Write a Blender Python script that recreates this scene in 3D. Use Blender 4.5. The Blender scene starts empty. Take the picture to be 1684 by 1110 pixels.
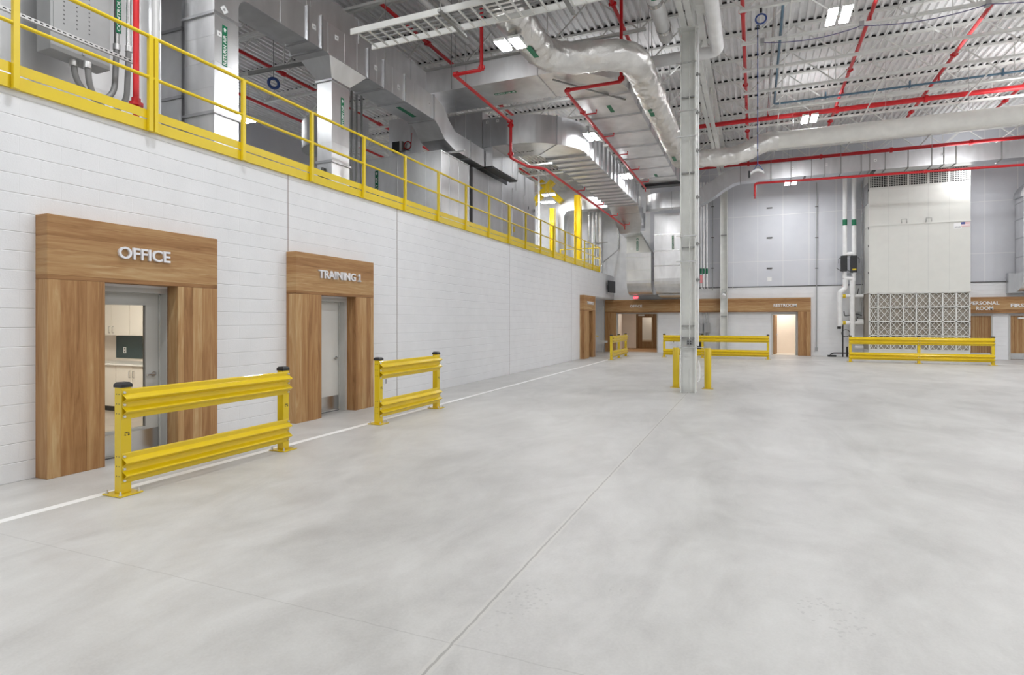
import bpy, math, random
from mathutils import Vector, Matrix
random.seed(7)
S = bpy.context.scene
COL = S.collection
PI = math.pi

# ------------------------------------------------------------------ camera geometry (metres, x right, y along the left wall, z up)
F_PX, EYE, HOR = 955.0, 1.7, 527.5
TH = math.atan(399.5 / F_PX)
CT, ST = math.cos(TH), math.sin(TH)
def ray(px, py):
    a = (px - 842) / F_PX
    return (-ST + a * CT, CT + a * ST, (HOR - py) / F_PX)
def atY(px, py, y):
    r = ray(px, py); t = y / r[1]
    return Vector((r[0] * t, y, EYE + r[2] * t))
def atX(px, py, x):
    r = ray(px, py); t = x / r[0]
    return Vector((x, r[1] * t, EYE + r[2] * t))

cam = bpy.data.cameras.new('camera'); cam_o = bpy.data.objects.new('camera', cam); COL.objects.link(cam_o)
cam_o.location = (0, 0, EYE); cam_o.rotation_euler = (PI / 2, 0, TH)
cam.sensor_width = 36; cam.lens = 36 * F_PX / 1684; cam.shift_y = -27.5 / 1684
cam.clip_start = 0.05; cam.clip_end = 200
S.camera = cam_o

# ------------------------------------------------------------------ materials
M = {}
def nodes(name):
    m = bpy.data.materials.new(name); m.use_nodes = True
    nt = m.node_tree; b = nt.nodes['Principled BSDF']
    return m, nt, b
def N(nt, typ, **kw):
    n = nt.nodes.new(typ)
    for k, v in kw.items():
        if k.startswith('_'): n.inputs[k[1:]].default_value = v
        else: setattr(n, k, v)
    return n
def L(nt, a, b): nt.links.new(a, b)
def pos(nt): return N(nt, 'ShaderNodeNewGeometry').outputs['Position']
def math_n(nt, op, a, b=None, c=None):
    n = N(nt, 'ShaderNodeMath', operation=op)
    for i, v in enumerate((a, b, c)):
        if v is None: continue
        if hasattr(v, 'type') or hasattr(v, 'links'): L(nt, v, n.inputs[i])
        else: n.inputs[i].default_value = v
    return n.outputs[0]
def ramp(nt, fac, stops):
    r = N(nt, 'ShaderNodeValToRGB')
    while len(r.color_ramp.elements) < len(stops): r.color_ramp.elements.new(0.5)
    for e, (p, c) in zip(r.color_ramp.elements, stops):
        e.position = p; e.color = (*c, 1) if len(c) == 3 else c
    L(nt, fac, r.inputs[0]); return r.outputs[0]
def mapping(nt, scale, vec=None):
    mp = N(nt, 'ShaderNodeMapping'); mp.inputs['Scale'].default_value = scale
    L(nt, vec if vec is not None else pos(nt), mp.inputs[0]); return mp.outputs[0]
def noise(nt, vec, scale=1, detail=3, rough=0.5, dist=0):
    n = N(nt, 'ShaderNodeTexNoise'); n.inputs['Scale'].default_value = scale; n.inputs['Detail'].default_value = detail
    n.inputs['Roughness'].default_value = rough; n.inputs['Distortion'].default_value = dist
    L(nt, vec, n.inputs['Vector']); return n.outputs['Fac']
def bump(nt, b, h, strength, dist=0.01):
    n = N(nt, 'ShaderNodeBump'); n.inputs['Strength'].default_value = strength; n.inputs['Distance'].default_value = dist
    L(nt, h, n.inputs['Height']); L(nt, n.outputs[0], b.inputs['Normal'])
def plain(name, col, rough=0.5, metal=0.0, spec=0.5, var=0.06, vscale=3.0, coat=0.0):
    m, nt, b = nodes(name)
    f = noise(nt, pos(nt), vscale, 4)
    lo = tuple(c * (1 - var) for c in col); hi = tuple(min(1, c * (1 + var)) for c in col)
    L(nt, ramp(nt, f, [(0.3, lo), (0.7, hi)]), b.inputs['Base Color'])
    b.inputs['Roughness'].default_value = rough; b.inputs['Metallic'].default_value = metal
    b.inputs['Specular IOR Level'].default_value = spec; b.inputs['Coat Weight'].default_value = coat
    M[name] = m; return m

plain('white_paint', (0.78, 0.785, 0.80), 0.55)
plain('white_steel', (0.74, 0.745, 0.72), 0.4)
plain('deck_white', (0.78, 0.78, 0.78), 0.5)
plain('white_pipe', (0.86, 0.86, 0.86), 0.3)
plain('white_duct', (0.80, 0.79, 0.75), 0.55)
plain('unit_beige', (0.70, 0.70, 0.66), 0.35, var=0.02)
plain('yellow', (0.70, 0.50, 0.006), 0.28, var=0.04, coat=0.3)
plain('yellow_rail', (0.72, 0.53, 0.012), 0.3, var=0.03)
plain('red', (0.60, 0.012, 0.018), 0.3)
plain('black', (0.02, 0.02, 0.022), 0.4)
plain('dark_grey', (0.09, 0.09, 0.09), 0.5)
plain('grey_box', (0.36, 0.365, 0.37), 0.4)
plain('conduit_grey', (0.22, 0.22, 0.22), 0.4)
plain('door_grey', (0.52, 0.52, 0.50), 0.42, var=0.02)
plain('door_pale', (0.66, 0.655, 0.63), 0.4, var=0.02)
plain('steel', (0.62, 0.62, 0.62), 0.25, metal=1.0)
plain('bolt_steel', (0.7, 0.7, 0.7), 0.35, metal=0.8)
plain('letter_metal', (0.80, 0.80, 0.83), 0.35, metal=0.25, var=0.02)
plain('green', (0.0, 0.16, 0.07), 0.4)
plain('white_print', (0.85, 0.85, 0.85), 0.5)
plain('pink_tag', (0.9, 0.30, 0.32), 0.5)
plain('blue_pipe', (0.10, 0.19, 0.27), 0.4)
plain('blue_cord', (0.03, 0.07, 0.26), 0.5)
plain('purple_cord', (0.11, 0.10, 0.22), 0.5)
plain('cabinet', (0.80, 0.74, 0.65), 0.35, var=0.02)
plain('counter', (0.82, 0.79, 0.73), 0.3, var=0.02)
plain('teal_glass', (0.045, 0.075, 0.075), 0.12)
plain('cream_wall', (0.84, 0.76, 0.67), 0.6, var=0.02)
plain('line_paint', (0.86, 0.86, 0.85), 0.45, var=0.03)
plain('filter_media', (0.36, 0.325, 0.275), 0.8, var=0.12, vscale=1.2)
plain('dark_steel', (0.30, 0.30, 0.29), 0.45, metal=0.7)
plain('kraft', (0.55, 0.42, 0.28), 0.6)
plain('flag_blue', (0.06, 0.08, 0.28), 0.5)
plain('flag_pale_red', (0.75, 0.40, 0.42), 0.5)
plain('caulk', (0.23, 0.17, 0.155), 0.7)

def emit(name, col, st):
    m, nt, b = nodes(name)
    b.inputs['Base Color'].default_value = (0.9, 0.9, 0.9, 1)
    b.inputs['Emission Color'].default_value = (*col, 1); b.inputs['Emission Strength'].default_value = st
    M[name] = m
emit('lamp_glow', (0.97, 0.985, 1.0), 60)
emit('room_fill', (1.0, 0.95, 0.88), 7)
emit('exit_red', (1.0, 0.06, 0.10), 2.0)

def make_glass():
    m, nt, b = nodes('glass')
    b.inputs['Base Color'].default_value = (0.95, 0.98, 0.97, 1); b.inputs['Roughness'].default_value = 0.0
    b.inputs['Transmission Weight'].default_value = 1.0; b.inputs['IOR'].default_value = 1.01
    M['glass'] = m
make_glass()

def make_cmu(name, u):
    m, nt, b = nodes(name)
    sp = N(nt, 'ShaderNodeSeparateXYZ'); L(nt, pos(nt), sp.inputs[0])
    cb = N(nt, 'ShaderNodeCombineXYZ'); L(nt, sp.outputs[u], cb.inputs[0]); L(nt, sp.outputs[2], cb.inputs[1])
    br = N(nt, 'ShaderNodeTexBrick'); L(nt, cb.outputs[0], br.inputs['Vector'])
    br.inputs['Scale'].default_value = 1; br.inputs['Brick Width'].default_value = 0.4064; br.inputs['Row Height'].default_value = 0.2032
    br.inputs['Mortar Size'].default_value = 0.006; br.inputs['Mortar Smooth'].default_value = 0.6
    br.inputs['Color1'].default_value = (1, 1, 1, 1); br.inputs['Color2'].default_value = (1, 1, 1, 1); br.inputs['Mortar'].default_value = (0, 0, 0, 1)
    # level joints in full, upright joints half filled with paint
    tri = math_n(nt, 'PINGPONG', math_n(nt, 'ADD', sp.outputs[2], 20.32), 0.1016)
    hl = ramp(nt, math_n(nt, 'DIVIDE', tri, 0.1016), [(0.0, (0, 0, 0)), (0.07, (1, 1, 1))])
    hgt = math_n(nt, 'ADD', math_n(nt, 'MULTIPLY', hl, 0.9), math_n(nt, 'MULTIPLY', br.outputs['Color'], 0.10))
    f = noise(nt, pos(nt), 60, 4, 0.65)
    hgt2 = math_n(nt, 'ADD', hgt, math_n(nt, 'MULTIPLY', f, 0.25))
    L(nt, ramp(nt, noise(nt, pos(nt), 2.5, 4), [(0.3, (0.75, 0.755, 0.77)), (0.7, (0.79, 0.795, 0.81))]), b.inputs['Base Color'])
    b.inputs['Roughness'].default_value = 0.5
    bump(nt, b, hgt2, 0.55, 0.012)
    M[name] = m
make_cmu('cmu_y', 1); make_cmu('cmu_x', 0)

def make_slotted():
    m, nt, b = nodes('slotted_steel')
    sp = N(nt, 'ShaderNodeSeparateXYZ'); L(nt, pos(nt), sp.inputs[0])
    sl = math_n(nt, 'LESS_THAN', math_n(nt, 'PINGPONG', sp.outputs[1], 0.031), 0.017)
    hz = math_n(nt, 'LESS_THAN', math_n(nt, 'ABSOLUTE', math_n(nt, 'SUBTRACT', sp.outputs[2], 5.238)), 0.008)
    mx = N(nt, 'ShaderNodeMix', data_type='RGBA'); L(nt, math_n(nt, 'MULTIPLY', sl, hz), mx.inputs[0])
    mx.inputs[6].default_value = (0.60, 0.60, 0.60, 1); mx.inputs[7].default_value = (0.02, 0.02, 0.02, 1)
    L(nt, mx.outputs[2], b.inputs['Base Color']); b.inputs['Roughness'].default_value = 0.4; b.inputs['Metallic'].default_value = 0.3
    M['slotted_steel'] = m
make_slotted()

def make_panel():
    m, nt, b = nodes('wall_panel')
    sp = N(nt, 'ShaderNodeSeparateXYZ'); L(nt, pos(nt), sp.inputs[0])
    def line(o, period, off, half):
        t = math_n(nt, 'PINGPONG', math_n(nt, 'ADD', o, 100 * period - off), period / 2)
        return math_n(nt, 'LESS_THAN', t, half)
    seam = math_n(nt, 'MAXIMUM', line(sp.outputs[0], 1.155, 0.13, 0.012), line(sp.outputs[2], 2.29, 4.68, 0.012))
    rib = math_n(nt, 'PINGPONG', sp.outputs[0], 0.05)
    mix = N(nt, 'ShaderNodeMix', data_type='RGBA'); L(nt, seam, mix.inputs[0])
    L(nt, ramp(nt, noise(nt, pos(nt), 1.2, 3), [(0.3, (0.60, 0.61, 0.655)), (0.7, (0.64, 0.65, 0.69))]), mix.inputs[6])
    mix.inputs[7].default_value = (0.78, 0.78, 0.79, 1)
    L(nt, mix.outputs[2], b.inputs['Base Color']); b.inputs['Roughness'].default_value = 0.5
    bump(nt, b, rib, 0.25, 0.02)
    M['wall_panel'] = m
make_panel()

def make_concrete():
    m, nt, b = nodes('concrete')
    p = pos(nt)
    sp = N(nt, 'ShaderNodeSeparateXYZ'); L(nt, p, sp.inputs[0])
    n1 = noise(nt, mapping(nt, (0.35, 0.35, 1)), 1, 6, 0.6, 0.6)
    n2 = noise(nt, mapping(nt, (3.2, 2.2, 1)), 1, 6, 0.7, 0.3)
    n3 = noise(nt, mapping(nt, (60, 60, 1)), 1, 2, 0.6)
    n5 = noise(nt, mapping(nt, (1.1, 0.5, 1)), 1, 5, 0.65, 1.2)
    f = math_n(nt, 'ADD', math_n(nt, 'ADD', math_n(nt, 'MULTIPLY', n1, 0.34), math_n(nt, 'MULTIPLY', n5, 0.30)), math_n(nt, 'ADD', math_n(nt, 'MULTIPLY', n2, 0.26), math_n(nt, 'MULTIPLY', n3, 0.10)))
    col = ramp(nt, f, [(0.36, (0.385, 0.378, 0.366)), (0.5, (0.515, 0.508, 0.494)), (0.62, (0.61, 0.606, 0.592))])
    # little damp specks right of the saw cut
    v = N(nt, 'ShaderNodeTexVoronoi', feature='F1'); v.inputs['Scale'].default_value = 26; L(nt, p, v.inputs['Vector'])
    speck = math_n(nt, 'LESS_THAN', v.outputs['Distance'], 0.30)
    zone = math_n(nt, 'GREATER_THAN', noise(nt, mapping(nt, (0.75, 0.75, 1)), 1, 2), 0.57)
    rgt = math_n(nt, 'GREATER_THAN', sp.outputs[0], -1.4)
    near = math_n(nt, 'LESS_THAN', sp.outputs[1], 4.6)
    k = math_n(nt, 'MULTIPLY', math_n(nt, 'MULTIPLY', speck, zone), math_n(nt, 'MULTIPLY', rgt, near))
    mx = N(nt, 'ShaderNodeMix', data_type='RGBA'); L(nt, math_n(nt, 'MULTIPLY', k, 0.2), mx.inputs[0]); L(nt, col, mx.inputs[6]); mx.inputs[7].default_value = (0.2, 0.2, 0.2, 1)
    # saw cuts
    wob = math_n(nt, 'MULTIPLY', math_n(nt, 'SUBTRACT', noise(nt, mapping(nt, (9, 9, 1)), 1, 3), 0.5), 0.022)
    dx = math_n(nt, 'ABSOLUTE', math_n(nt, 'ADD', math_n(nt, 'ADD', sp.outputs[0], 1.47), wob))
    dy = math_n(nt, 'ABSOLUTE', math_n(nt, 'ADD', math_n(nt, 'SUBTRACT', sp.outputs[1], 2.7), wob))
    halo = math_n(nt, 'LESS_THAN', dx, 0.030)
    cut = math_n(nt, 'LESS_THAN', dx, 0.0075)
    cut2 = math_n(nt, 'MULTIPLY', math_n(nt, 'LESS_THAN', dy, 0.004), 0.45)
    mh = N(nt, 'ShaderNodeMix', data_type='RGBA'); L(nt, math_n(nt, 'MULTIPLY', halo, 0.4), mh.inputs[0]); L(nt, mx.outputs[2], mh.inputs[6]); mh.inputs[7].default_value = (0.58, 0.565, 0.53, 1)
    mc = N(nt, 'ShaderNodeMix', data_type='RGBA'); L(nt, math_n(nt, 'MULTIPLY', math_n(nt, 'MAXIMUM', cut, cut2), 0.55), mc.inputs[0]); L(nt, mh.outputs[2], mc.inputs[6]); mc.inputs[7].default_value = (0.20, 0.19, 0.18, 1)
    L(nt, mc.outputs[2], b.inputs['Base Color'])
    L(nt, ramp(nt, n2, [(0.3, (0.34,) * 3), (0.7, (0.52,) * 3)]), b.inputs['Roughness'])
    b.inputs['Specular IOR Level'].default_value = 0.45
    bump(nt, b, n3, 0.05, 0.004)
    M['concrete'] = m
make_concrete()

def make_wood(name, horizontal, width=0.135, tone=1.0):
    m, nt, b = nodes(name)
    sp = N(nt, 'ShaderNodeSeparateXYZ'); L(nt, pos(nt), sp.inputs[0])
    side = math_n(nt, 'ADD', math_n(nt, 'MULTIPLY', sp.outputs[0], 1.0), sp.outputs[1])
    across, along = (sp.outputs[2], side) if horizontal else (side, sp.outputs[2])
    wv = math_n(nt, 'ADD', across, 50.02)
    idx = math_n(nt, 'FLOOR', math_n(nt, 'DIVIDE', wv, width))
    fr = math_n(nt, 'FRACT', math_n(nt, 'DIVIDE', wv, width))
    wn = N(nt, 'ShaderNodeTexWhiteNoise', noise_dimensions='1D'); L(nt, idx, wn.inputs['W'])
    cb = N(nt, 'ShaderNodeCombineXYZ')
    L(nt, math_n(nt, 'MULTIPLY', across, 11), cb.inputs[0]); L(nt, math_n(nt, 'MULTIPLY', along, 0.85), cb.inputs[1]); L(nt, math_n(nt, 'MULTIPLY', idx, 3.7), cb.inputs[2])
    g1 = noise(nt, cb.outputs[0], 1.0, 5, 0.6, 1.6)
    cb2 = N(nt, 'ShaderNodeCombineXYZ')
    L(nt, math_n(nt, 'MULTIPLY', across, 110), cb2.inputs[0]); L(nt, math_n(nt, 'MULTIPLY', along, 4), cb2.inputs[1]); L(nt, idx, cb2.inputs[2])
    g2 = noise(nt, cb2.outputs[0], 1.0, 3, 0.6, 0.2)
    f = math_n(nt, 'ADD', math_n(nt, 'ADD', math_n(nt, 'MULTIPLY', g1, 0.72), math_n(nt, 'MULTIPLY', g2, 0.16)), math_n(nt, 'MULTIPLY', wn.outputs['Value'], 0.30))
    t = tone
    col = ramp(nt, f, [(0.28, (0.19 * t, 0.092 * t, 0.036 * t)), (0.42, (0.33 * t, 0.165 * t, 0.066 * t)), (0.55, (0.415 * t, 0.222 * t, 0.093 * t)), (0.68, (0.50 * t, 0.30 * t, 0.135 * t)), (0.82, (0.60 * t, 0.42 * t, 0.22 * t))])
    edge = math_n(nt, 'LESS_THAN', math_n(nt, 'MINIMUM', fr, math_n(nt, 'SUBTRACT', 1.0, fr)), 0.010)
    mx = N(nt, 'ShaderNodeMix', data_type='RGBA'); L(nt, math_n(nt, 'MULTIPLY', edge, 0.45), mx.inputs[0]); L(nt, col, mx.inputs[6]); mx.inputs[7].default_value = (0.16, 0.085, 0.04, 1)
    L(nt, mx.outputs[2], b.inputs['Base Color']); b.inputs['Roughness'].default_value = 0.5; b.inputs['Specular IOR Level'].default_value = 0.3
    bump(nt, b, g2, 0.08, 0.003)
    M[name] = m
make_wood('wood_h', True, 0.14, 0.86); make_wood('wood_v', False, 0.135, 0.9)
make_wood('door_wood', False, 0.03, 0.80); make_wood('dark_door_wood', False, 0.04, 0.55)
make_wood('floor_wood', False, 0.18, 0.9)
plain('vinyl', (0.46, 0.40, 0.34), 0.4, var=0.15, vscale=2)

def make_metal(name, col, r0, r1, sc, bstr, bdist, bsc=(4, 4, 4), spangle=0.05, metal=0.85):
    m, nt, b = nodes(name)
    n1 = noise(nt, pos(nt), sc, 2, 0.5)
    n2 = noise(nt, mapping(nt, bsc), 1, 4, 0.6, 0.4)
    k = noise(nt, mapping(nt, (2.4, 2.4, 0.8)), 1, 3, 0.55, 0.5)
    L(nt, ramp(nt, k, [(0.32, tuple(c * 0.84 for c in col)), (0.68, col)]), b.inputs['Base Color'])
    L(nt, ramp(nt, n1, [(0.3, (r0,) * 3), (0.7, (r1,) * 3)]), b.inputs['Roughness'])
    b.inputs['Metallic'].default_value = metal
    if bstr > .2: bump(nt, b, n2, bstr, bdist)
    M[name] = m
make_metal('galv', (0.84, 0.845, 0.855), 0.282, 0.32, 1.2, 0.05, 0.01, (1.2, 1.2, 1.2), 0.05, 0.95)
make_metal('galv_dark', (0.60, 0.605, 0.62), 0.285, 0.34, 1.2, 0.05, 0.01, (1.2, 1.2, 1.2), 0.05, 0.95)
make_metal('foil', (0.90, 0.90, 0.91), 0.285, 0.34, 1.5, 0.30, 0.006, (7, 7, 7), 0.02, 0.55)
make_metal('foil_warm', (0.86, 0.845, 0.82), 0.285, 0.33, 2.0, 0.7, 0.02, (10, 10, 10), 0.02, 0.9)
plain('galv_paint', (0.55, 0.55, 0.55), 0.4)

# ------------------------------------------------------------------ mesh builder
def root_loc(o):
    while o.parent: o = o.parent
    return Vector(o.location)
class MB:
    def __init__(self): self.v = []; self.f = []; self.s = []
    def add(self, vs, fs, smooth=False):
        n = len(self.v); self.v += [tuple(v) for v in vs]
        for f in fs: self.f.append([n + i for i in f]); self.s.append(smooth)
        return self
    def box(self, x0, x1, y0, y1, z0, z1):
        x0, x1 = min(x0, x1), max(x0, x1); y0, y1 = min(y0, y1), max(y0, y1); z0, z1 = min(z0, z1), max(z0, z1)
        return self.add([(x0, y0, z0), (x1, y0, z0), (x1, y1, z0), (x0, y1, z0), (x0, y0, z1), (x1, y0, z1), (x1, y1, z1), (x0, y1, z1)],
                        [(3, 2, 1, 0), (4, 5, 6, 7), (0, 1, 5, 4), (1, 2, 6, 5), (2, 3, 7, 6), (3, 0, 4, 7)])
    def bar(self, p, q, w, h, up=(0, 0, 1)):
        p, q = Vector(p), Vector(q); d = (q - p).normalized(); u = Vector(up)
        if abs(d.dot(u)) > 0.98: u = Vector((0, 1, 0))
        r = d.cross(u).normalized(); u = r.cross(d).normalized()
        c = [(-w / 2, -h / 2), (w / 2, -h / 2), (w / 2, h / 2), (-w / 2, h / 2)]
        return self.loft([[b + r * a + u * e for a, e in c] for b in (p, q)])
    def loft(self, secs, smooth=False, caps=True):
        n = len(secs[0]); vs = [v for s in secs for v in s]; fs = []
        for i in range(len(secs) - 1):
            for j in range(n):
                k = (j + 1) % n
                fs.append((i * n + j, i * n + k, (i + 1) * n + k, (i + 1) * n + j))
        self.add(vs, fs, smooth)
        if caps:
            self.add(secs[0], [tuple(range(n - 1, -1, -1))]); self.add(secs[-1], [tuple(range(n))])
        return self
    def tube(self, pts, r, n=12, caps=True):
        pts = [Vector(p) for p in pts]; rs = r if isinstance(r, (list, tuple)) else [r] * len(pts)
        T = []
        for i in range(len(pts)):
            a = pts[max(i - 1, 0)]; b = pts[min(i + 1, len(pts) - 1)]
            T.append((b - a).normalized())
        ref = Vector((0, 0, 1)) if abs(T[0].z) < 0.9 else Vector((1, 0, 0))
        u = (ref - T[0] * ref.dot(T[0])).normalized(); secs = []
        for i, p in enumerate(pts):
            u = (u - T[i] * u.dot(T[i])).normalized(); w = T[i].cross(u)
            secs.append([p + u * (math.cos(2 * PI * k / n) * rs[i]) + w * (math.sin(2 * PI * k / n) * rs[i]) for k in range(n)])
        return self.loft(secs, True, caps)
    def ring(self, c, ax, R, r, n=24, k=8):
        c = Vector(c); ax = Vector(ax).normalized(); ref = Vector((0, 0, 1)) if abs(ax.z) < 0.9 else Vector((1, 0, 0))
        u = (ref - ax * ref.dot(ax)).normalized(); w = ax.cross(u); vs = []; fs = []
        for i in range(n):
            a = 2 * PI * i / n; d = u * math.cos(a) + w * math.sin(a)
            for j in range(k):
                b = 2 * PI * j / k; vs.append(c + d * (R + r * math.cos(b)) + ax * (r * math.sin(b)))
        for i in range(n):
            for j in range(k):
                fs.append((i * k + j, ((i + 1) % n) * k + j, ((i + 1) % n) * k + (j + 1) % k, i * k + (j + 1) % k))
        return self.add(vs, fs, True)
    def prism(self, poly, axis, a0, a1):
        def P(p, a):
            return {'x': (a, p[0], p[1]), 'y': (p[0], a, p[1]), 'z': (p[0], p[1], a)}[axis]
        return self.loft([[P(p, a0) for p in poly], [P(p, a1) for p in poly]])
    def build(self, name, mat, parent=None, label=None, local=False, bevel=0):
        me = bpy.data.meshes.new(name)
        off = root_loc(parent) if (parent and not local) else Vector((0, 0, 0))
        me.from_pydata([Vector(v) - off for v in self.v], [], self.f)
        me.polygons.foreach_set('use_smooth', self.s); me.update()
        import bmesh
        bm = bmesh.new(); bm.from_mesh(me); bmesh.ops.recalc_face_normals(bm, faces=bm.faces); bm.to_mesh(me); bm.free()
        me.materials.append(M[mat]); o = bpy.data.objects.new(name, me); COL.objects.link(o)
        if parent: o.parent = parent
        if label: o['label'] = label
        if bevel:
            md = o.modifiers.new('bevel', 'BEVEL'); md.width = bevel; md.segments = 2; md.limit_method = 'ANGLE'
        return o
from mathutils import noise as mnoise
def wrinkled(mb, pts, r, n=44, amp=.02, fr=4.5):
    pts = [Vector(p) for p in pts]; secs = []; u = None
    for i, p in enumerate(pts):
        t = (pts[min(i + 1, len(pts) - 1)] - pts[max(i - 1, 0)]).normalized()
        if u is None: u = Vector((0, 0, 1))
        u = (u - t * u.dot(t)).normalized(); w = t.cross(u); s = []
        for k in range(n):
            a = 2 * PI * k / n; d = u * math.cos(a) + w * math.sin(a); q = p + d * r
            f = mnoise.noise(q * fr) + .6 * mnoise.noise(q * fr * 2.7) + .35 * mnoise.noise(Vector((q.x * 9, q.y * 9, q.z * 9)))
            s.append(p + d * (r + amp * f))
        secs.append(s)
    return mb.loft(secs, True, True)
def fillet(pts, rad, st=6):
    pts = [Vector(p) for p in pts]; out = [pts[0]]
    for i in range(1, len(pts) - 1):
        a, b, c = pts[i - 1], pts[i], pts[i + 1]; d1, d2 = (a - b), (c - b); l = min(rad, d1.length * 0.49, d2.length * 0.49)
        p, q = b + d1.normalized() * l, b + d2.normalized() * l
        for k in range(st + 1):
            t = k / st; out.append(p * (1 - t) ** 2 + b * 2 * t * (1 - t) + q * t * t)
    out.append(pts[-1]); return out
def thing(name, label, cat, loc=(0, 0, 0), group=None, rz=0):
    o = bpy.data.objects.new(name, None); o.empty_display_size = 0.2; COL.objects.link(o)
    o.location = loc; o.rotation_euler = (0, 0, rz); tag(o, label, cat, group); return o
def tag(o, label, cat, group=None, kind=None):
    o['label'] = label; o['category'] = cat
    if group: o['group'] = group
    if kind: o['kind'] = kind
    return o
def struct(o, label, cat):
    return tag(o, label, cat, None, 'structure')
def solo(mb, name, mat, label, cat, group=None, bevel=0):
    return tag(mb.build(name, mat, bevel=bevel), label, cat, group)
def copy_tree(o, parent=None):
    c = o.copy(); COL.objects.link(c)
    if parent: c.parent = parent
    for ch in list(o.children): copy_tree(ch, c)
    return c
def lettering(s, parent, centre, right, up, width, height, depth, mat='letter_metal', name='lettering', offset=0.018, label=None):
    cu = bpy.data.curves.new('txt', 'FONT'); cu.body = s; cu.size = 1; cu.extrude = 0.5; cu.offset = offset; cu.resolution_u = 3
    to = bpy.data.objects.new('txt', cu); COL.objects.link(to)
    dg = bpy.context.evaluated_depsgraph_get(); me = bpy.data.meshes.new_from_object(to.evaluated_get(dg))
    bpy.data.objects.remove(to)
    xs = [v.co.x for v in me.vertices]; ys = [v.co.y for v in me.vertices]
    x0, x1, y0, y1 = min(xs), max(xs), min(ys), max(ys)
    R, U = Vector(right).normalized(), Vector(up).normalized(); Nn = R.cross(U); C0 = Vector(centre) - root_loc(parent)
    for v in me.vertices:
        x, y, z = v.co
        v.co = C0 + R * ((x - (x0 + x1) / 2) / (x1 - x0) * width) + U * ((y - (y0 + y1) / 2) / (y1 - y0) * height) + Nn * ((z + 0.5) * depth)
    me.materials.clear(); me.materials.append(M[mat]); me.name = name
    o = bpy.data.objects.new(name, me); COL.objects.link(o); o.parent = parent
    if label: o['label'] = label
    return o
ORD = ['first', 'second', 'third', 'fourth', 'fifth', 'sixth', 'seventh', 'eighth', 'ninth', 'tenth', 'eleventh', 'twelfth', 'thirteenth', 'fourteenth', 'fifteenth', 'sixteenth', 'seventeenth', 'eighteenth', 'nineteenth', 'twentieth', 'twenty-first', 'twenty-second', 'twenty-third', 'twenty-fourth', 'twenty-fifth']
# ================================================================== THE SETTING
XW, XF, YB, ZD = -7.19, -6.98, 31.7, 10.26      # left wall face, portal front, back wall face, roof deck
X0, X1, Y0 = -20.0, 22.0, -14.0
struct(MB().box(X0, X1, Y0, 38, -0.2, 0).build('floor', 'concrete'), 'pale grey polished concrete hall floor with saw cut joints', 'floor')
# roof deck, ribs along y
d = MB(); pts = []; x = X0
while x < X1:
    pts += [(x, ZD), (x + 0.07, ZD), (x + 0.085, ZD + 0.075), (x + 0.188, ZD + 0.075)]; x += 0.2032
vs = [(a, yy, z) for yy in (Y0, YB + 0.2) for a, z in pts]; n = len(pts)
d.add(vs, [(i, i + 1, n + i + 1, n + i) for i in range(n - 1)])
struct(d.build('ceiling', 'deck_white'), 'white ribbed metal roof deck above the joists', 'ceiling')
struct(MB().box(X0 - 0.3, X1 + 0.3, Y0 - 0.3, YB + 0.4, ZD + 0.09, ZD + 0.2).build('ceiling_light_block', 'deck_white'), 'unseen slab added above the ribbed metal deck to block light', 'ceiling')  # unseen slab, added above the deck to keep outside light out
# left block wall with openings
def wall_y(x0, x1, ya, yb, z1, ops):
    m = MB(); y = ya
    for a, b, h in ops:
        if a > y: m.box(x0, x1, y, a, 0, z1)
        m.box(x0, x1, a, b, h, z1); y = b
    if y < yb: m.box(x0, x1, y, yb, 0, z1)
    return m
DOORS = [(4.37, 5.38, 2.12), (7.98, 9.0, 2.12), (25.64, 26.66, 2.12), (27.6, YB - 0.02, 2.84)]
struct(wall_y(-7.39, XW, Y0, YB - 0.02, 4.13, DOORS).build('wall_left', 'cmu_y'), 'white painted block wall below the yellow mezzanine railing', 'wall')
for i, yj in enumerate((7.5, 10.7, 16.97, 23.7)):
    z0 = 2.86 if i == 0 else 0.0
    struct(MB().box(XW - 0.004, XW + 0.003, yj - 0.006, yj + 0.006, z0, 4.13).build('trim_%d' % (i + 2), 'caulk'),
           'dark upright control joint in the white block wall, %s from the camera' % ORD[i], 'joint')
struct(MB().box(X0, XW, Y0, 28.4, 4.13, 4.27).build('floor_mezzanine', 'concrete'), 'mezzanine floor slab behind the yellow railing', 'floor')
struct(MB().box(XW + 0.001, XW + 0.045, Y0, 28.4, 4.13, 4.265).build('trim_1', 'yellow_rail'), 'yellow edge plate along the mezzanine floor', 'trim')
# back wall
OPB = [(-7.02, -4.78, 2.13), (0.76, 1.90, 2.06), (8.35, 9.64, 1.98), (10.2, 11.2, 1.98)]
m = MB(); x = X0
for a, b, h in OPB:
    m.box(x, a, YB, YB + 0.2, 0, 3.4); m.box(a, b, YB, YB + 0.2, h, 3.4); x = b
m.box(x, X1, YB, YB + 0.2, 0, 3.4)
struct(m.build('wall_back', 'cmu_x'), 'white block lower back wall with the wood door headers', 'wall')
struct(MB().box(-5.2, X1, YB + 0.03, YB + 0.2, 3.4, ZD + 0.08).build('wall_back_upper', 'wall_panel'), 'pale grey insulated panels of the upper back wall', 'wall')
struct(MB().box(X0, -5.2, YB + 0.03, YB + 0.2, 3.4, ZD + 0.08).build('wall_back_upper_left', 'white_paint'), 'white upper back wall at the far end of the mezzanine', 'wall')
struct(MB().box(-5.6, 4.7, YB - 0.02, YB + 0.03, 3.385, 3.43).build('trim_6', 'dark_grey'), 'dark flashing strip between block and panels, left of the beige unit', 'trim')
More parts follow.
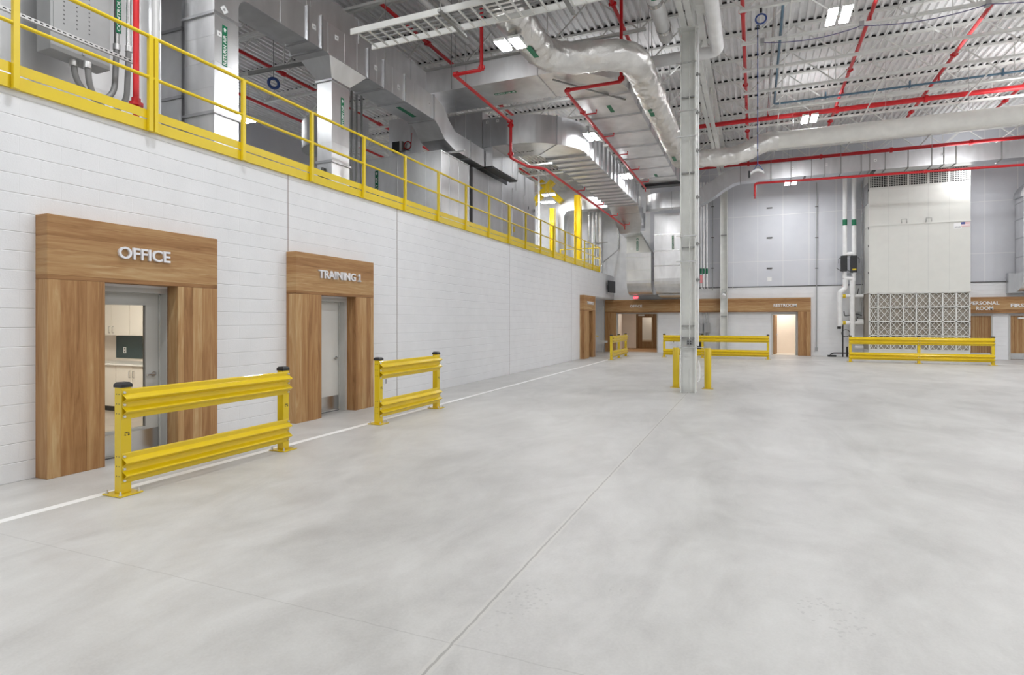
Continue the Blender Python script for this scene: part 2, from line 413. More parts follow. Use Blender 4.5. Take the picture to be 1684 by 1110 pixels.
struct(MB().box(8.43, 12.5, YB - 0.02, YB + 0.03, 3.385, 3.43).build('trim_7', 'dark_grey'), 'dark flashing strip between block and panels, right of the beige unit', 'trim')
struct(MB().box(X1, X1 + 0.2, Y0, YB + 0.2, 0, ZD + 0.08).build('wall_right', 'white_paint'), 'white right side wall of the hall', 'wall')
struct(MB().box(X0, X1, Y0 - 0.2, Y0, 0, ZD + 0.08).build('wall_front', 'white_paint'), 'white wall behind the camera', 'wall')
struct(MB().box(X0 - 0.2, X0, Y0, 38, 0, ZD + 0.08).build('wall_left_outer', 'wall_panel'), 'grey panel outer wall far behind the mezzanine ducts', 'wall')

# stair recess at the far end of the left wall
struct(MB().box(-9.3, -9.2, 27.5, YB, 0, 2.84).build('wall_recess', 'white_paint'), 'white back of the stair recess beside the far portal', 'wall')
struct(MB().box(-9.2, -7.39, 27.5, 27.6, 0, 2.84).build('wall_recess_side', 'white_paint'), 'white side of the stair recess', 'wall')
struct(MB().box(-9.3, -7.39, 27.5, YB, 2.84, 2.9).build('ceiling_recess', 'white_paint'), 'white soffit over the stair recess', 'ceiling')
struct(MB().box(XW, XW + 0.02, 27.6, 27.72, 0, 2.86).box(XW, XW + 0.02, 27.6, YB - 0.02, 2.84, 2.9).build('trim_8', 'door_grey'), 'grey steel edge frame of the stair recess opening', 'trim')

# office behind the first portal
struct(MB().box(-12.7, -7.39, 3.0, 7.76, 0.0, 0.008).build('floor_office', 'vinyl'), 'wood look plank floor inside the front office', 'floor')
struct(MB().box(-12.6, -7.39, 7.68, 7.76, 0.008, 2.7).build('wall_office_cabinets', 'cream_wall'), 'cream wall behind the office cabinets', 'wall')
struct(MB().box(-12.7, -12.6, 3.0, 7.76, 0.008, 2.7).build('wall_office_end', 'white_paint'), 'end wall of the front office', 'wall')
struct(MB().box(-12.6, -7.39, 2.95, 3.0, 0.008, 2.7).build('wall_office_near', 'cream_wall'), 'near side wall of the front office', 'wall')
struct(MB().box(-12.7, -7.39, 2.95, 7.76, 2.7, 2.76).build('ceiling_office', 'white_paint'), 'white ceiling of the front office', 'ceiling')

# corridor behind the back OFFICE opening
struct(MB().box(-8.3, -4.2, YB + 0.2, 36.4, 0, 0.006).build('floor_corridor', 'floor_wood'), 'brown floor of the far office corridor', 'floor')
struct(MB().box(-8.4, -8.3, YB + 0.2, 36.4, 0, 2.7).build('wall_corridor_left', 'cream_wall'), 'cream left wall of the far office corridor', 'wall')
struct(MB().box(-4.2, -4.1, YB + 0.2, 36.4, 0, 2.7).build('wall_corridor_right', 'cream_wall'), 'cream right wall of the far office corridor', 'wall')
struct(MB().box(-8.4, -6.8, 36.3, 36.4, 0, 2.7).box(-6.8, -4.2, 36.3, 36.4, 2.16, 2.7).build('wall_corridor_end', 'cream_wall'), 'cream end wall around the dark double doors', 'wall')
struct(MB().box(-7.6, -4.2, 37.6, 37.7, 0, 2.7).build('wall_corridor_beyond', 'cream_wall'), 'cream wall seen through the glass of the double doors', 'wall')
struct(MB().box(-8.4, -4.1, YB + 0.2, 37.7, 2.7, 2.76).build('ceiling_corridor', 'white_paint'), 'ceiling of the far office corridor', 'ceiling')
struct(MB().box(-7.45, -7.35, YB + 0.9, 34.6, 0.006, 2.7).build('wall_corridor_inner', 'cream_wall'), 'cream corridor wall beside the dark double doors', 'wall')
# restroom beyond its doorway
struct(MB().box(0.2, 2.6, YB + 0.2, 33.7, 0, 0.006).build('floor_restroom', 'counter'), 'pale floor of the restroom', 'floor')
struct(MB().box(0.2, 2.6, 33.6, 33.7, 0, 2.5).build('wall_restroom', 'cream_wall'), 'cream wall seen through the open restroom doorway', 'wall')
struct(MB().box(0.1, 0.2, YB + 0.2, 33.7, 0, 2.5).box(2.6, 2.7, YB + 0.2, 33.7, 0, 2.5).build('wall_restroom_sides', 'cream_wall'), 'cream side walls of the restroom', 'wall')
struct(MB().box(0.1, 2.7, YB + 0.2, 33.7, 2.5, 2.55).build('ceiling_restroom', 'white_paint'), 'ceiling of the restroom', 'ceiling')
struct(MB().box(7.8, 12.5, YB + 0.21, YB + 0.3, 0, 2.5).build('wall_behind_doors', 'white_paint'), 'dark gap wall behind the closed back doors', 'wall')

# painted floor lines
solo(MB().box(-5.945, -5.845, Y0 + 1, 27.95, 0, 0.003), 'painted_line', 'line_paint', 'long white painted line on the floor along the left block wall', 'floor line', 'white floor lines')
solo(MB().box(-5.845, 16, 28.02, 28.10, 0, 0.003), 'painted_line', 'line_paint', 'thin white painted line on the floor along the back wall', 'floor line', 'white floor lines')

# ================================================================== DOOR PORTALS ON THE LEFT WALL
def portal_left(y0, y1, a, b, text, ty, tw, label, sa, sb):
    r = thing('door_portal', label, 'door surround', (XW, (y0 + y1) / 2, 0), 'wood door surrounds on the left wall')
    MB().box(XW, XF, y0, y1, 2.15, 2.85).build('header', 'wood_h', r, bevel=0.004)
    MB().box(XW, XF, y0, a, 0, 2.149).build('pillar', 'wood_v', r, bevel=0.004)
    MB().box(XW, XF, b, y1, 0, 2.149).build('pillar', 'wood_v', r, bevel=0.004)
    lettering(text, r, (XF, ty, 2.515), (0, 1, 0), (0, 0, 1), tw, 0.145, 0.03, label='silver letters reading ' + text)
    if text.endswith('1'):
        e = ty + tw / 2
        MB().box(XF, XF + .03, e - .062, e + .022, 2.4425, 2.468).box(XF, XF + .03, e - .052, e - .03, 2.545, 2.57).build('letter_serif', 'letter_metal', r)
    return r
portal_left(3.81, 5.94, 4.41, 5.34, 'OFFICE', 4.88, 0.66, 'oak plank door surround with silver OFFICE letters, nearest on the left wall', 0, 0)
portal_left(7.46, 9.57, 8.07, 9.01, 'TRAINING 1', 8.55, 1.14, 'oak plank door surround with TRAINING 1 letters on the white block wall', 0, 0)
portal_left(25.0, 26.92, 25.77, 26.53, 'TRAINING 2', 26.0, 1.14, 'narrow looking oak door surround at the far end of the left wall', 0, 0)

def door_frame(n, a, b, label):
    m = MB(); x0, x1 = -7.39, XW - 0.002
    m.box(x0, x1, a, a + 0.05, 0, 2.12).box(x0, x1, b - 0.05, b, 0, 2.12).box(x0, x1, a + 0.05, b - 0.05, 2.055, 2.12)
    m.box(-7.325, -7.305, a + 0.05, a + 0.066, 0, 2.055).box(-7.325, -7.305, b - 0.066, b - 0.05, 0, 2.055).box(-7.325, -7.305, a + 0.05, b - 0.05, 2.04, 2.055)
    return m
def lever(d, x, y, z, s=-1):
    h = MB().tube([(x, y, z), (x + 0.012, y, z)], 0.032, 16).tube(fillet([(x, y, z), (x + 0.05, y, z), (x + 0.05, y + s * 0.12, z - 0.004)], 0.02), 0.010, 8)
    return h.build('lever_handle', 'steel', d, 'chrome lever handle')
# door 1: half glazed grey steel door
d1 = struct(door_frame(1, 4.37, 5.38, '').build('door_1', 'door_grey'), 'grey steel frame and half glazed door inside the OFFICE surround', 'door')
fy0, fy1 = 4.425, 5.325; xa, xb = -7.375, -7.33
g0, g1, gz0, gz1 = 4.56, 5.135, 0.33, 1.90
MB().box(xa, xb, fy0, g0, 0.012, 2.05).box(xa, xb, g1, fy1, 0.012, 2.05).box(xa, xb, g0, g1, 0.012, gz0).box(xa, xb, g0, g1, gz1, 2.05).build('door_leaf', 'door_grey', d1)
MB().box(-7.36, -7.352, g0, g1, gz0, gz1).build('glass_pane', 'glass', d1)
bd = MB()
for q in ((g0 - .02, g0, gz0 - .02, gz1 + .02), (g1, g1 + .02, gz0 - .02, gz1 + .02)): bd.box(xb, xb + .008, *q)
bd.box(xb, xb + .008, g0, g1, gz0 - .02, gz0).box(xb, xb + .008, g0, g1, gz1, gz1 + .02); bd.build('glazing_bead', 'door_grey', d1)
MB().box(xb, xb + 0.004, fy0 + 0.01, fy1 - 0.01, 0.03, 0.29).build('kick_plate', 'steel', d1, 'stainless kick plate')
lever(d1, xb, 5.25, 1.0)
MB().box(-7.39, -7.31, fy0, fy1, 0, 0.012).build('threshold', 'dark_grey', d1)
# door 2: flush pale door
d2 = struct(door_frame(2, 7.98, 9.0, '').build('door_2', 'door_grey'), 'grey steel frame and flush pale door inside the TRAINING 1 surround', 'door')
MB().box(xa, xb, 8.035, 8.945, 0.012, 2.05).build('door_leaf', 'door_pale', d2)
MB().box(xb, xb + 0.004, 8.05, 8.93, 0.03, 0.29).build('kick_plate', 'steel', d2, 'stainless kick plate')
lever(d2, xb, 8.87, 1.0)
MB().box(-7.39, -7.31, 8.035, 8.945, 0, 0.012).build('threshold', 'dark_grey', d2)
d3 = struct(door_frame(3, 25.64, 26.66, '').build('door_3', 'door_grey'), 'grey steel frame and pale door inside the far left surround', 'door')
MB().box(xa, xb, 25.695, 26.605, 0.012, 2.05).build('door_leaf', 'door_pale', d3)
lever(d3, xb, 26.53, 1.0)

# office fittings behind the glass
def cabinet(x0, x1, y0, y1, z0, z1, label, nd, hz, toe=False):
    r = thing('cabinet', label, 'cabinet', ((x0 + x1) / 2, (y0 + y1) / 2, z0), 'office cabinets')
    MB().box(x0, x1, y0 + 0.02, y1, z0 + (0.1 if toe else 0), z1).build('body', 'cabinet', r)
    if toe: MB().box(x0, x1, y0 + 0.08, y1, z0, z0 + 0.1).build('toe_kick', 'dark_grey', r)
    w = (x1 - x0) / nd
    for i in range(nd):
        a, b = x0 + i * w + 0.004, x0 + (i + 1) * w - 0.004
        dd = MB().box(a, b, y0, y0 + 0.02, z0 + (0.11 if toe else 0.004), z1 - 0.004).build('cabinet_door', 'cabinet', r)
        hx = b - 0.05 if i % 2 == 0 else a + 0.05
        MB().tube(fillet([(hx, y0, hz), (hx, y0 - 0.03, hz), (hx, y0 - 0.03, hz + 0.12), (hx, y0, hz + 0.12)], 0.012), 0.006, 8).build('pull_handle', 'steel', dd)
    return r
for i in range(3):
    xx = -11.90 + i * 1.02; xl = -11.83 + i * .90
    cabinet(xx, xx + 1.015, 7.32, 7.675, 1.42, 2.35, 'cream wall cabinet with two doors in the office, %s from the left' % ORD[i], 2, 1.47)
    cabinet(xl, xl + 0.895, 7.10, 7.675, 0.008, 0.87, 'cream base cabinet under the office worktop, %s from the left' % ORD[i], 2, 0.66, True)
solo(MB().box(-11.85, -9.1, 7.06, 7.675, 0.875, 0.91), 'worktop', 'counter', 'cream worktop running over the office base cabinets', 'worktop', bevel=0.004)
solo(MB().box(-11.80, -8.75, 7.668, 7.678, 0.96, 1.40), 'backsplash', 'teal_glass', 'dark teal splashback between office worktop and wall cabinets', 'backsplash')
for i, xx in enumerate((-11.53, -10.95)):
    o = thing('outlet', ('white wall outlet on the dark splashback, left one' , 'white wall outlet on the dark splashback, right one')[i], 'outlet', (xx, 7.665, 1.1), 'outlets on the splashback')
    MB().box(xx - .036, xx + .036, 7.66, 7.67, 1.06, 1.18).build('cover_plate', 'white_print', o)
    MB().box(xx - .014, xx + .014, 7.657, 7.66, 1.075, 1.11).box(xx - .014, xx + .014, 7.657, 7.66, 1.13, 1.165).build('socket', 'dark_grey', o)

# ================================================================== BACK WALL HEADERS AND DOORS
r = thing('door_header', 'long wood plank header with OFFICE and RESTROOM letters on the back wall', 'door surround', (-2.5, YB, 0), 'wood headers on the back wall')
MB().box(-7.62, 2.5, YB - 0.2, YB - 0.001, 2.14, 2.83).build('header', 'wood_h', r)
MB().box(-7.62, -7.02, YB - 0.2, YB - 0.001, 0, 2.139).build('pillar', 'wood_v', r)
MB().box(1.94, 2.5, YB - 0.2, YB - 0.001, 0, 2.139).build('pillar', 'wood_v', r)
YH = YB - 0.2
p = atY(1046, 503.5, YH); lettering('OFFICE', r, p, (1, 0, 0), (0, 0, 1), 0.64, 0.15, 0.03, 'white_print', label='white letters reading OFFICE')
p = atY(1291, 502, YH); lettering('RESTROOM', r, p, (1, 0, 0), (0, 0, 1), 1.02, 0.15, 0.03, 'white_print', label='white letters reading RESTROOM')
r = thing('door_header', 'wood plank header with PERSONAL ROOM letters right of the beige unit', 'door surround', (10.5, YB, 0), 'wood headers on the back wall')
MB().box(8.45, 13.5, YB - 0.2, YB - 0.001, 2.03, 2.74).build('header', 'wood_h', r)
lettering('PERSONAL', r, atY(1618.5, 498.3, YH), (1, 0, 0), (0, 0, 1), 1.06, 0.155, 0.03, 'white_print', label='white letters reading PERSONAL')
lettering('ROOM', r, atY(1619, 507, YH), (1, 0, 0), (0, 0, 1), 0.60, 0.155, 0.03, 'white_print', label='white letters reading ROOM')
c = atY(1662, 502.3, YH); lettering('FIRST AID', r, c + Vector((0.56, 0, 0)), (1, 0, 0), (0, 0, 1), 1.12, 0.155, 0.03, 'white_print', label='white letters reading FIRST AID')

def frame_x(a, b, h, y0=YB - 0.03, y1=YB + 0.2, t=0.06):
    return MB().box(a, a + t, y0, y1, 0, h).box(b - t, b, y0, y1, 0, h).box(a + t, b - t, y0, y1, h - t, h)
struct(frame_x(-7.02, -4.78, 2.13).build('door_4', 'door_grey'), 'wide grey framed opening under the back OFFICE letters', 'door')
d5 = struct(frame_x(0.76, 1.90, 2.06).build('door_5', 'door_grey'), 'grey framed restroom doorway standing open', 'door')
lf = MB().bar((0.86, YB + 0.18, 1.01), (1.02, YB + 0.92, 1.01), 0.045, 1.96).build('door_leaf', 'door_wood', d5)
MB().box(0.99, 1.05, YB + 0.72, YB + 0.86, 0.97, 1.03).build('lever_handle', 'steel', d5)
d6 = struct(frame_x(8.42, 9.64, 1.98).build('door_6', 'door_grey'), 'grey frame and wood door under the PERSONAL ROOM letters', 'door')
MB().box(8.48, 9.58, YB + 0.02, YB + 0.065, 0.01, 1.92).build('door_leaf', 'door_wood', d6)
MB().box(8.50, 9.56, YB + 0.016, YB + 0.02, 0.02, 0.28).build('kick_plate', 'steel', d6)
MB().tube(fillet([(8.58, YB + 0.02, 1.0), (8.58, YB - 0.04, 1.0), (8.72, YB - 0.04, 1.0)], 0.02), 0.012, 8).build('lever_handle', 'steel', d6)
d7 = struct(frame_x(10.2, 11.3, 1.98).build('door_7', 'door_grey'), 'grey frame and wood door under the FIRST AID letters at the right edge', 'door')
MB().box(10.26, 11.24, YB + 0.02, YB + 0.065, 0.01, 1.92).build('door_leaf', 'door_wood', d7)
MB().box(10.28, 11.22, YB + 0.014, YB + 0.02, 0.02, 0.29).build('kick_plate', 'steel', d7, 'stainless kick plate')
MB().box(10.5, 10.9, YB - 0.04, YB + 0.02, 1.78, 1.86).box(10.5, 10.54, YB - 0.1, YB - 0.02, 1.83, 1.86).build('door_closer', 'white_steel', d7)
# corridor double doors with long glass panes
dd = struct(frame_x(-6.8, -4.3, 2.16, 36.22, 36.34).build('door_8', 'dark_door_wood'), 'dark wood double doors with tall glass panes at the corridor end', 'door')
for i, (a, b) in enumerate(((-6.73, -5.56), (-5.55, -4.37))):
    g0, g1 = a + 0.30, b - 0.30
    lfm = MB().box(a, g0, 36.25, 36.30, 0.01, 2.1).box(g1, b, 36.25, 36.30, 0.01, 2.1).box(g0, g1, 36.25, 36.30, 0.01, 0.42).box(g0, g1, 36.25, 36.30, 1.9, 2.1).build('door_leaf', 'dark_door_wood', dd)
    MB().box(g0, g1, 36.27, 36.278, 0.42, 1.9).build('glass_pane', 'glass', lfm)
    MB().box(g0, g1, 36.268, 36.272, 0.42, 0.52).build('bottom_band', 'kraft', lfm)
MB().box(-6.66, -6.3, 36.17, 36.24, 2.0, 2.08).build('door_closer', 'white_steel', dd)
tag(MB().box(-7.33, -7.30, 32.9, 33.8, 0.01, 2.05).build('corridor_door', 'cabinet'), 'pale door on the left inside the far office corridor', 'door')
# unseen ceiling lamps added to light the rooms
for (x0, x1, y0, y1, z, lb) in ((-10.8, -9.6, 5.0, 6.2, 2.69, 'front office'), (-6.5, -5.9, 33.0, 34.2, 2.69, 'far corridor'), (-6.0, -5.2, 36.7, 37.3, 2.69, 'space beyond the double doors'), (1.0, 1.8, 32.4, 33.2, 2.49, 'restroom')):
    r = thing('added_room_lamp', 'unseen flat ceiling lamp added to light the ' + lb, 'ceiling light', ((x0 + x1) / 2, (y0 + y1) / 2, z), 'added room lamps')
    MB().box(x0, x1, y0, y1, z - 0.03, z).build('housing', 'white_steel', r)
    MB().box(x0 + .03, x1 - .03, y0 + .03, y1 - .03, z - 0.036, z - 0.031).build('diffuser', 'room_fill', r)

# ================================================================== YELLOW GUARD RAILS ON THE FLOOR (local: posts along +x, rails on -y)
def guard(posts, label, loc, rz, brand=True):
    r = thing('guard_rail', label, 'guard rail', loc, 'yellow floor guard rails', rz)
    last = len(posts) - 1
    for i, px in enumerate(posts):
        p = MB().box(px - .05, px + .05, -.052, .052, .012, 1.05)
        po = p.build('post', 'yellow', r, local=True, bevel=0.006)
        MB().box(px - .115, px + .115, -.13, .13, 0, .012).build('base_plate', 'yellow', po, local=True)
        c = [(-.056, -.058), (.056, -.058), (.056, .058), (-.056, .058)]
        MB().loft([[(px + a, b, 1.045) for a, b in c], [(px + a, b, 1.075) for a, b in c], [(px + a * .7, b * .7, 1.095) for a, b in c]]).build('post_cap', 'black', po, local=True)
        for sx in (-.09, .09):
            for sy in (-.1, .1):
                MB().tube([(px + sx, sy, .012), (px + sx, sy, .024)], .016, 6).tube([(px + sx, sy, .02), (px + sx, sy, .05)], .008, 8).build('anchor_bolt', 'bolt_steel', po, local=True)
        if i in (0, last):
            hs = MB(); e = -.0505 if i == 0 else .0505
            for z in (.98, .885, .79, .37, .275, .18):
                for yy in (-.018, .018):
                    hs.tube([(px + e, yy, z), (px + e * 1.01, yy, z)], .006, 8)
            hs.build('bolt_holes', 'black', po, local=True)
        if brand:
            lettering('OMEGA', po, Vector((px + .005, -.052, .60)) + Vector(loc), (1, 0, 0), (0, 0, 1), .05, .015, .001, 'black', 'brand_mark')
            MB().box(px - .02, px - .005, -.0528, -.052, .572, .577).box(px - .02, px - .008, -.0528, -.052, .582, .587).box(px + .014, px + .03, -.0528, -.052, .57, .588).build('brand_lines', 'black', po, local=True)
    prof = [(0, 0), (-.006, -.012), (-.008, -.05), (-.058, -.082), (-.064, -.090), (-.060, -.098), (-.010, -.128), (-.010, -.178), (-.058, -.208), (-.064, -.216), (-.060, -.224), (-.010, -.252), (-.006, -.285), (0, -.295)]
    for zt, nm in ((1.03, 'upper'), (.405, 'lower')):
        for i in range(last):
            a = posts[i] - (.045 if i == 0 else -.002); b = posts[i + 1] + (.045 if i + 1 == last else -.002)
            y0 = -.053
            secs = []
            for x in (a, b):
                out = [(x, y0 + o, zt + h) for o, h in prof]; inn = [(x, y0 + o + .005, zt + h) for o, h in reversed(prof)]
                secs.append(out + inn)
            ra = MB().loft(secs).build('rail', 'yellow', r, local=True)
            for px in ((posts[i] - .028) if i == 0 else (posts[i] + .025), (posts[i + 1] + .028) if i + 1 == last else (posts[i + 1] - .025)):
                for h in (-.032, -.153, -.268):
                    MB().tube([(px, y0 - .008, zt + h), (px, y0 - .022, zt + h)], [.014, .011], 8).build('bolt', 'bolt_steel', ra, local=True)
    return r
guard([0, 2.10], 'yellow steel guard rail in front of the OFFICE doorway, nearest to the camera', (-5.73, 3.79, .0032), PI / 2)
guard([0, 1.88], 'yellow guard rail beside the TRAINING 1 doorway, second along the white floor line', (-5.73, 7.99, .0032), PI / 2)
guard([0, 1.5, 3.05], 'small looking yellow guard rail end-on by the far left wood surround', (-5.74, 24.88, .0032), PI / 2, False)
guard([0, 1.71, 4.45], 'yellow guard rail under the long wood header behind the white column', (-3.92, 27.85, 0), 0, False)
guard([0, 2.38, 4.76], 'long yellow guard rail in front of the beige air unit', (3.64, 27.6, 0), 0, False)

# ================================================================== COLUMN WITH BOLLARDS
def bollard(x, y, label):
    r = thing('bollard', label, 'bollard', (x, y, 0), 'yellow bollards at the column')
    MB().tube([(x, y, .012), (x, y, 1.0), (x, y, 1.015)], [.083, .083, .07], 20).build('post', 'yellow', r)
    b = MB().box(x - .13, x + .13, y - .13, y + .13, 0, .012).build('base_plate', 'yellow', r)
    for sx in (-.1, .1):
        for sy in (-.1, .1): MB().tube([(x + sx, y + sy, .012), (x + sx, y + sy, .035)], .012, 6).build('anchor_bolt', 'bolt_steel', b)
bollard(-1.86, 15.32, 'yellow bollard left behind the white steel column')
bollard(-1.09, 15.32, 'yellow bollard right behind the white steel column')

def wcol(x0, x1, y0, y1, z0, z1, t=.022):
    ym = (y0 + y1) / 2
    return MB().box(x0, x0 + t, y0, y1, z0, z1).box(x1 - t, x1, y0, y1, z0, z1).box(x0 + t, x1 - t, ym - .012, ym + .012, z0, z1)
cx0, cx1, cy0, cy1 = -1.635, -1.285, 14.25, 14.6
r = thing('steel_column', 'tall white steel column standing on the floor between two yellow bollards', 'column', (-1.46, 14.42, 0))
wcol(cx0, cx1, cy0, cy1, 0, 8.63).build('shaft', 'white_steel', r)
MB().box(cx0 - .06, cx1 + .06, cy0 - .05, cy1 + .05, 8.6, 8.629).build('cap_plate', 'white_steel', r)
MB().box(cx0 + .03, cx1 - .03, 14.405, 14.409, .05, .95).box(-1.47, -1.45, 14.38, 14.405, .0, .55).build('stiffener', 'white_steel', r)
for z in (1.07, 3.09, 3.69, 6.04, 6.65, 7.78):
    MB().box(cx0 - .09, cx1 + (.20 if z < 1.2 else .02), cy0 - .045, cy0 - .003, z, z + .022).build('strut_channel', 'steel', r)
for z in (1.27, 1.56, 3.43, 5.2, 7.0):
    MB().box(cx0 + .025, cx1 - .03, 14.34, 14.38, z, z + .03).build('strut_bracket', 'dark_steel', r)
r2 = thing('conduit_riser', 'thin white conduit with outlet box on the web of the tall column', 'conduit', (-1.43, 14.32, 1.12))
MB().tube([(-1.43, 14.33, 1.2), (-1.43, 14.33, 8.55)], .012, 8).build('conduit', 'white_steel', r2)
bx = MB().box(-1.49, -1.37, 14.27, 14.335, 1.12, 1.25).build('outlet_box', 'grey_box', r2)
MB().box(-1.475, -1.44, 14.266, 14.27, 1.14, 1.18).box(-1.42, -1.385, 14.266, 14.27, 1.14, 1.18).box(-1.475, -1.44, 14.266, 14.27, 1.195, 1.235).box(-1.42, -1.385, 14.266, 14.27, 1.195, 1.235).build('socket', 'black', bx)
r3 = thing('pipe_riser', 'white riser pipes clamped to the right flange of the tall column', 'pipe', (-1.22, 14.4, 1.9))
MB().tube([(-1.235, 14.36, 1.9), (-1.235, 14.36, 8.6)], .020, 10).build('pipe', 'white_pipe', r3)
MB().tube([(-1.25, 14.5, 1.1), (-1.25, 14.5, 8.6)], .016, 10).build('pipe', 'white_pipe', r3)
for z in (2.65, 3.5, 4.6, 5.7, 6.6, 7.5):
    MB().box(-1.285, -1.19, 14.33, 14.40, z, z + .035).box(-1.27, -1.23, 14.28, 14.33, z - .03, z + .05).build('clamp', 'dark_steel', r3)
solo(MB().tube(fillet([(-1.24, 14.5, .75), (-1.2, 14.46, .55), (-1.21, 14.44, .3), (-1.25, 14.42, .25)], .1), .012, 8), 'hose', 'white_pipe', 'short white hose at the foot of the tall column', 'hose')

# column standing against the back wall
r = thing('steel_column', 'white steel column against the back wall, seen right of the tall column', 'column', (-1.45, 31.3, 0))
wcol(-1.62, -1.28, 31.15, 31.48, 0, 8.63).build('shaft', 'white_steel', r)
MB().box(-1.59, -1.31, 31.20, 31.26, 1.9, 1.95).box(-1.59, -1.31, 31.2, 31.26, 6.0, 6.05).build('strut_bracket', 'dark_steel', r)
r = thing('wall_speaker', 'white horn device on the back column above the wood header', 'alarm device', (-1.45, 31.1, 2.95))
MB().tube([(-1.45, 31.28, 3.0), (-1.45, 31.05, 3.0), (-1.45, 30.98, 2.9)], [.07, .09, .13], 16).build('horn', 'white_pipe', r)
MB().ring((-1.45, 31.1, 3.2), (0, 1, 0), .10, .014, 20, 6).build('bracket', 'steel', r)
# ================================================================== ROOF STEEL
def make_joist():
    r = thing('roof_joist', 'x', 'roof joist', (-1.45, 0, ZD), 'open web roof joists')
    MB().box(0, 15, -.06, -.008, -.07, -.002).box(0, 15, .008, .06, -.07, -.002).build('top_chord', 'white_steel', r, local=True)
    MB().box(1.1, 13.9, -.055, -.008, -1.18, -1.12).box(1.1, 13.9, .008, .055, -1.18, -1.12).build('bottom_chord', 'white_steel', r, local=True)
    MB().box(.05, 14.95, -.03, .03, .003, .07).build('flute_strip', 'black', r, local=True)  # black strip that shows only inside the raised deck flutes
    for j in range(6):
        b = 1.25 + 2.5 * j
        for t in (b - 1.25, b + 1.25):
            tt = min(max(t, 0.05), 14.95)
            MB().bar((b, 0, -1.15), (tt, 0, -.04), .034, .034).build('web_member', 'white_steel', r, local=True)
        MB().bar((b, 0, -1.12), (b, 0, -.06), .022, .022).build('web_member', 'white_steel', r, local=True)
    return r
j0 = make_joist(); first = True
for side in (0, 1):
    for k in range(14):
        y = 31.2 - 1.83 * k if k else 31.25
        y = 29.56 - 1.83 * (k - 1)
        if k == 0: y = 31.39
        j = j0 if first else copy_tree(j0)
        first = False
        j.location = (-1.45, y, ZD); j.rotation_euler = (0, 0, PI if side else 0)
        j['label'] = 'white open web roof joist %s the tall column line, %s from the back wall' % (('right of', 'left of')[side], ORD[k])
def girder(y0, y1, label):
    r = thing('joist_girder', label, 'roof girder', (-1.46, (y0 + y1) / 2, 8.63), 'joist girders over the tall column')
    for a, b in ((-1.60, -1.475), (-1.445, -1.32)):
        MB().box(a, b, y0, y1, 8.63, 8.645).box(a if a < -1.5 else b - .015, a + .015 if a < -1.5 else b, y0, y1, 8.645, 8.76).build('bottom_chord', 'white_steel', r)
    MB().box(-1.59, -1.33, y0, y1, 10.02, 10.18).build('top_chord', 'white_steel', r)
    n = round((y1 - y0) / 1.83); st = (y1 - y0) / n
    for i in range(n):
        a, b = (8.7, 10.05) if i % 2 else (10.05, 8.7)
        MB().bar((-1.46, y0 + i * st, a), (-1.46, y0 + (i + 1) * st, b), .07, .09).build('web_member', 'white_steel', r)
    for i in range(1, n, 2):
        MB().bar((-1.46, y0 + i * st, 8.7), (-1.46, y0 + i * st, 10.02), .05, .06).build('web_member', 'white_steel', r)
girder(-2.4, 14.4, 'white double angle roof girder running overhead from the camera to the tall column')
girder(14.44, 31.4, 'white double angle roof girder running from the tall column to the back wall')
for i, (x, z) in enumerate(((0.78, 9.1), (3.6, 9.1), (6.4, 9.1), (9.2, 9.1), (-5.3, 9.1), (-9.8, 9.1))):
    solo(MB().bar((x, 7.5, z - .03), (x, 31.4, z - .03), .03, .03).bar((x, 7.5, ZD - .08), (x, 31.4, ZD - .08), .03, .03), 'joist_bridging', 'white_steel',
         'thin white bridging angle crossing under the roof joists, %s' % ('nearest right of the tall column', 'second right of the tall column', 'third right of the tall column', 'furthest right', 'above the long supply duct', 'above the mezzanine')[i], 'roof bracing', 'joist bridging')

# ================================================================== SPRINKLER PIPES
def sprinkler(paths, r, label, couplings=(), heads=(), hangers=()):
    o = thing('sprinkler_pipe', label, 'sprinkler pipe', tuple(Vector(paths[0][0])), 'red sprinkler pipes')
    for p in paths: MB().tube(p, r, 12).build('pipe', 'red', o)
    for c, ax in couplings:
        a = Vector(ax).normalized() * .05; c = Vector(c)
        m = MB().tube([c - a, c + a], r * 1.5, 12); m.box(c.x - r * 1.9, c.x + r * 1.9, c.y - .03, c.y + .03, c.z - .03, c.z + .03)
        m.build('coupling', 'red', o)
    for c in heads:
        MB().tube([c, Vector(c) - Vector((0, 0, .12))], r * .5, 8).tube([Vector(c) - Vector((0, 0, .12)), Vector(c) - Vector((0, 0, .135))], r * .9, 10).build('sprinkler_head', 'red', o)
    for c, d in hangers:
        c = Vector(c); MB().tube([c, c + Vector((d, 0, 0)), c + Vector((d, 0, .10))], r * .5, 8).build('branch_outlet', 'red', o)
    return o
for i, x in enumerate((-.28, 2.69, 5.33, 8.1)):
    sprinkler([[(x, 8, 9.42), (x, 28.9, 9.42)]], .05, 'red sprinkler branch line running away under the roof, %s right of the tall column' % ORD[i],
              [((x, y, 9.42), (0, 1, 0)) for y in (10.5, 15.6, 20.5, 25.5)], [(x, y, 9.38) for y in (12, 17, 22, 27)])
for i, x in enumerate((-3.2, -5.9)):
    sprinkler([[(x, 6, 9.42), (x, 31, 9.42)]], .05, 'red sprinkler branch line under the roof, %s left of the tall column' % ORD[i], [((x, y, 9.42), (0, 1, 0)) for y in (9, 14, 19)])
for i, x in enumerate((-8.4, -11.0, -13.6, -16.2)):
    sprinkler([[(x, 6, 9.42), (x, 31, 9.42)]], .05, 'red sprinkler branch line over the mezzanine, %s left of the white block wall edge' % ORD[i],
              [((x, y, 9.42), (0, 1, 0)) for y in (9, 14, 19)])
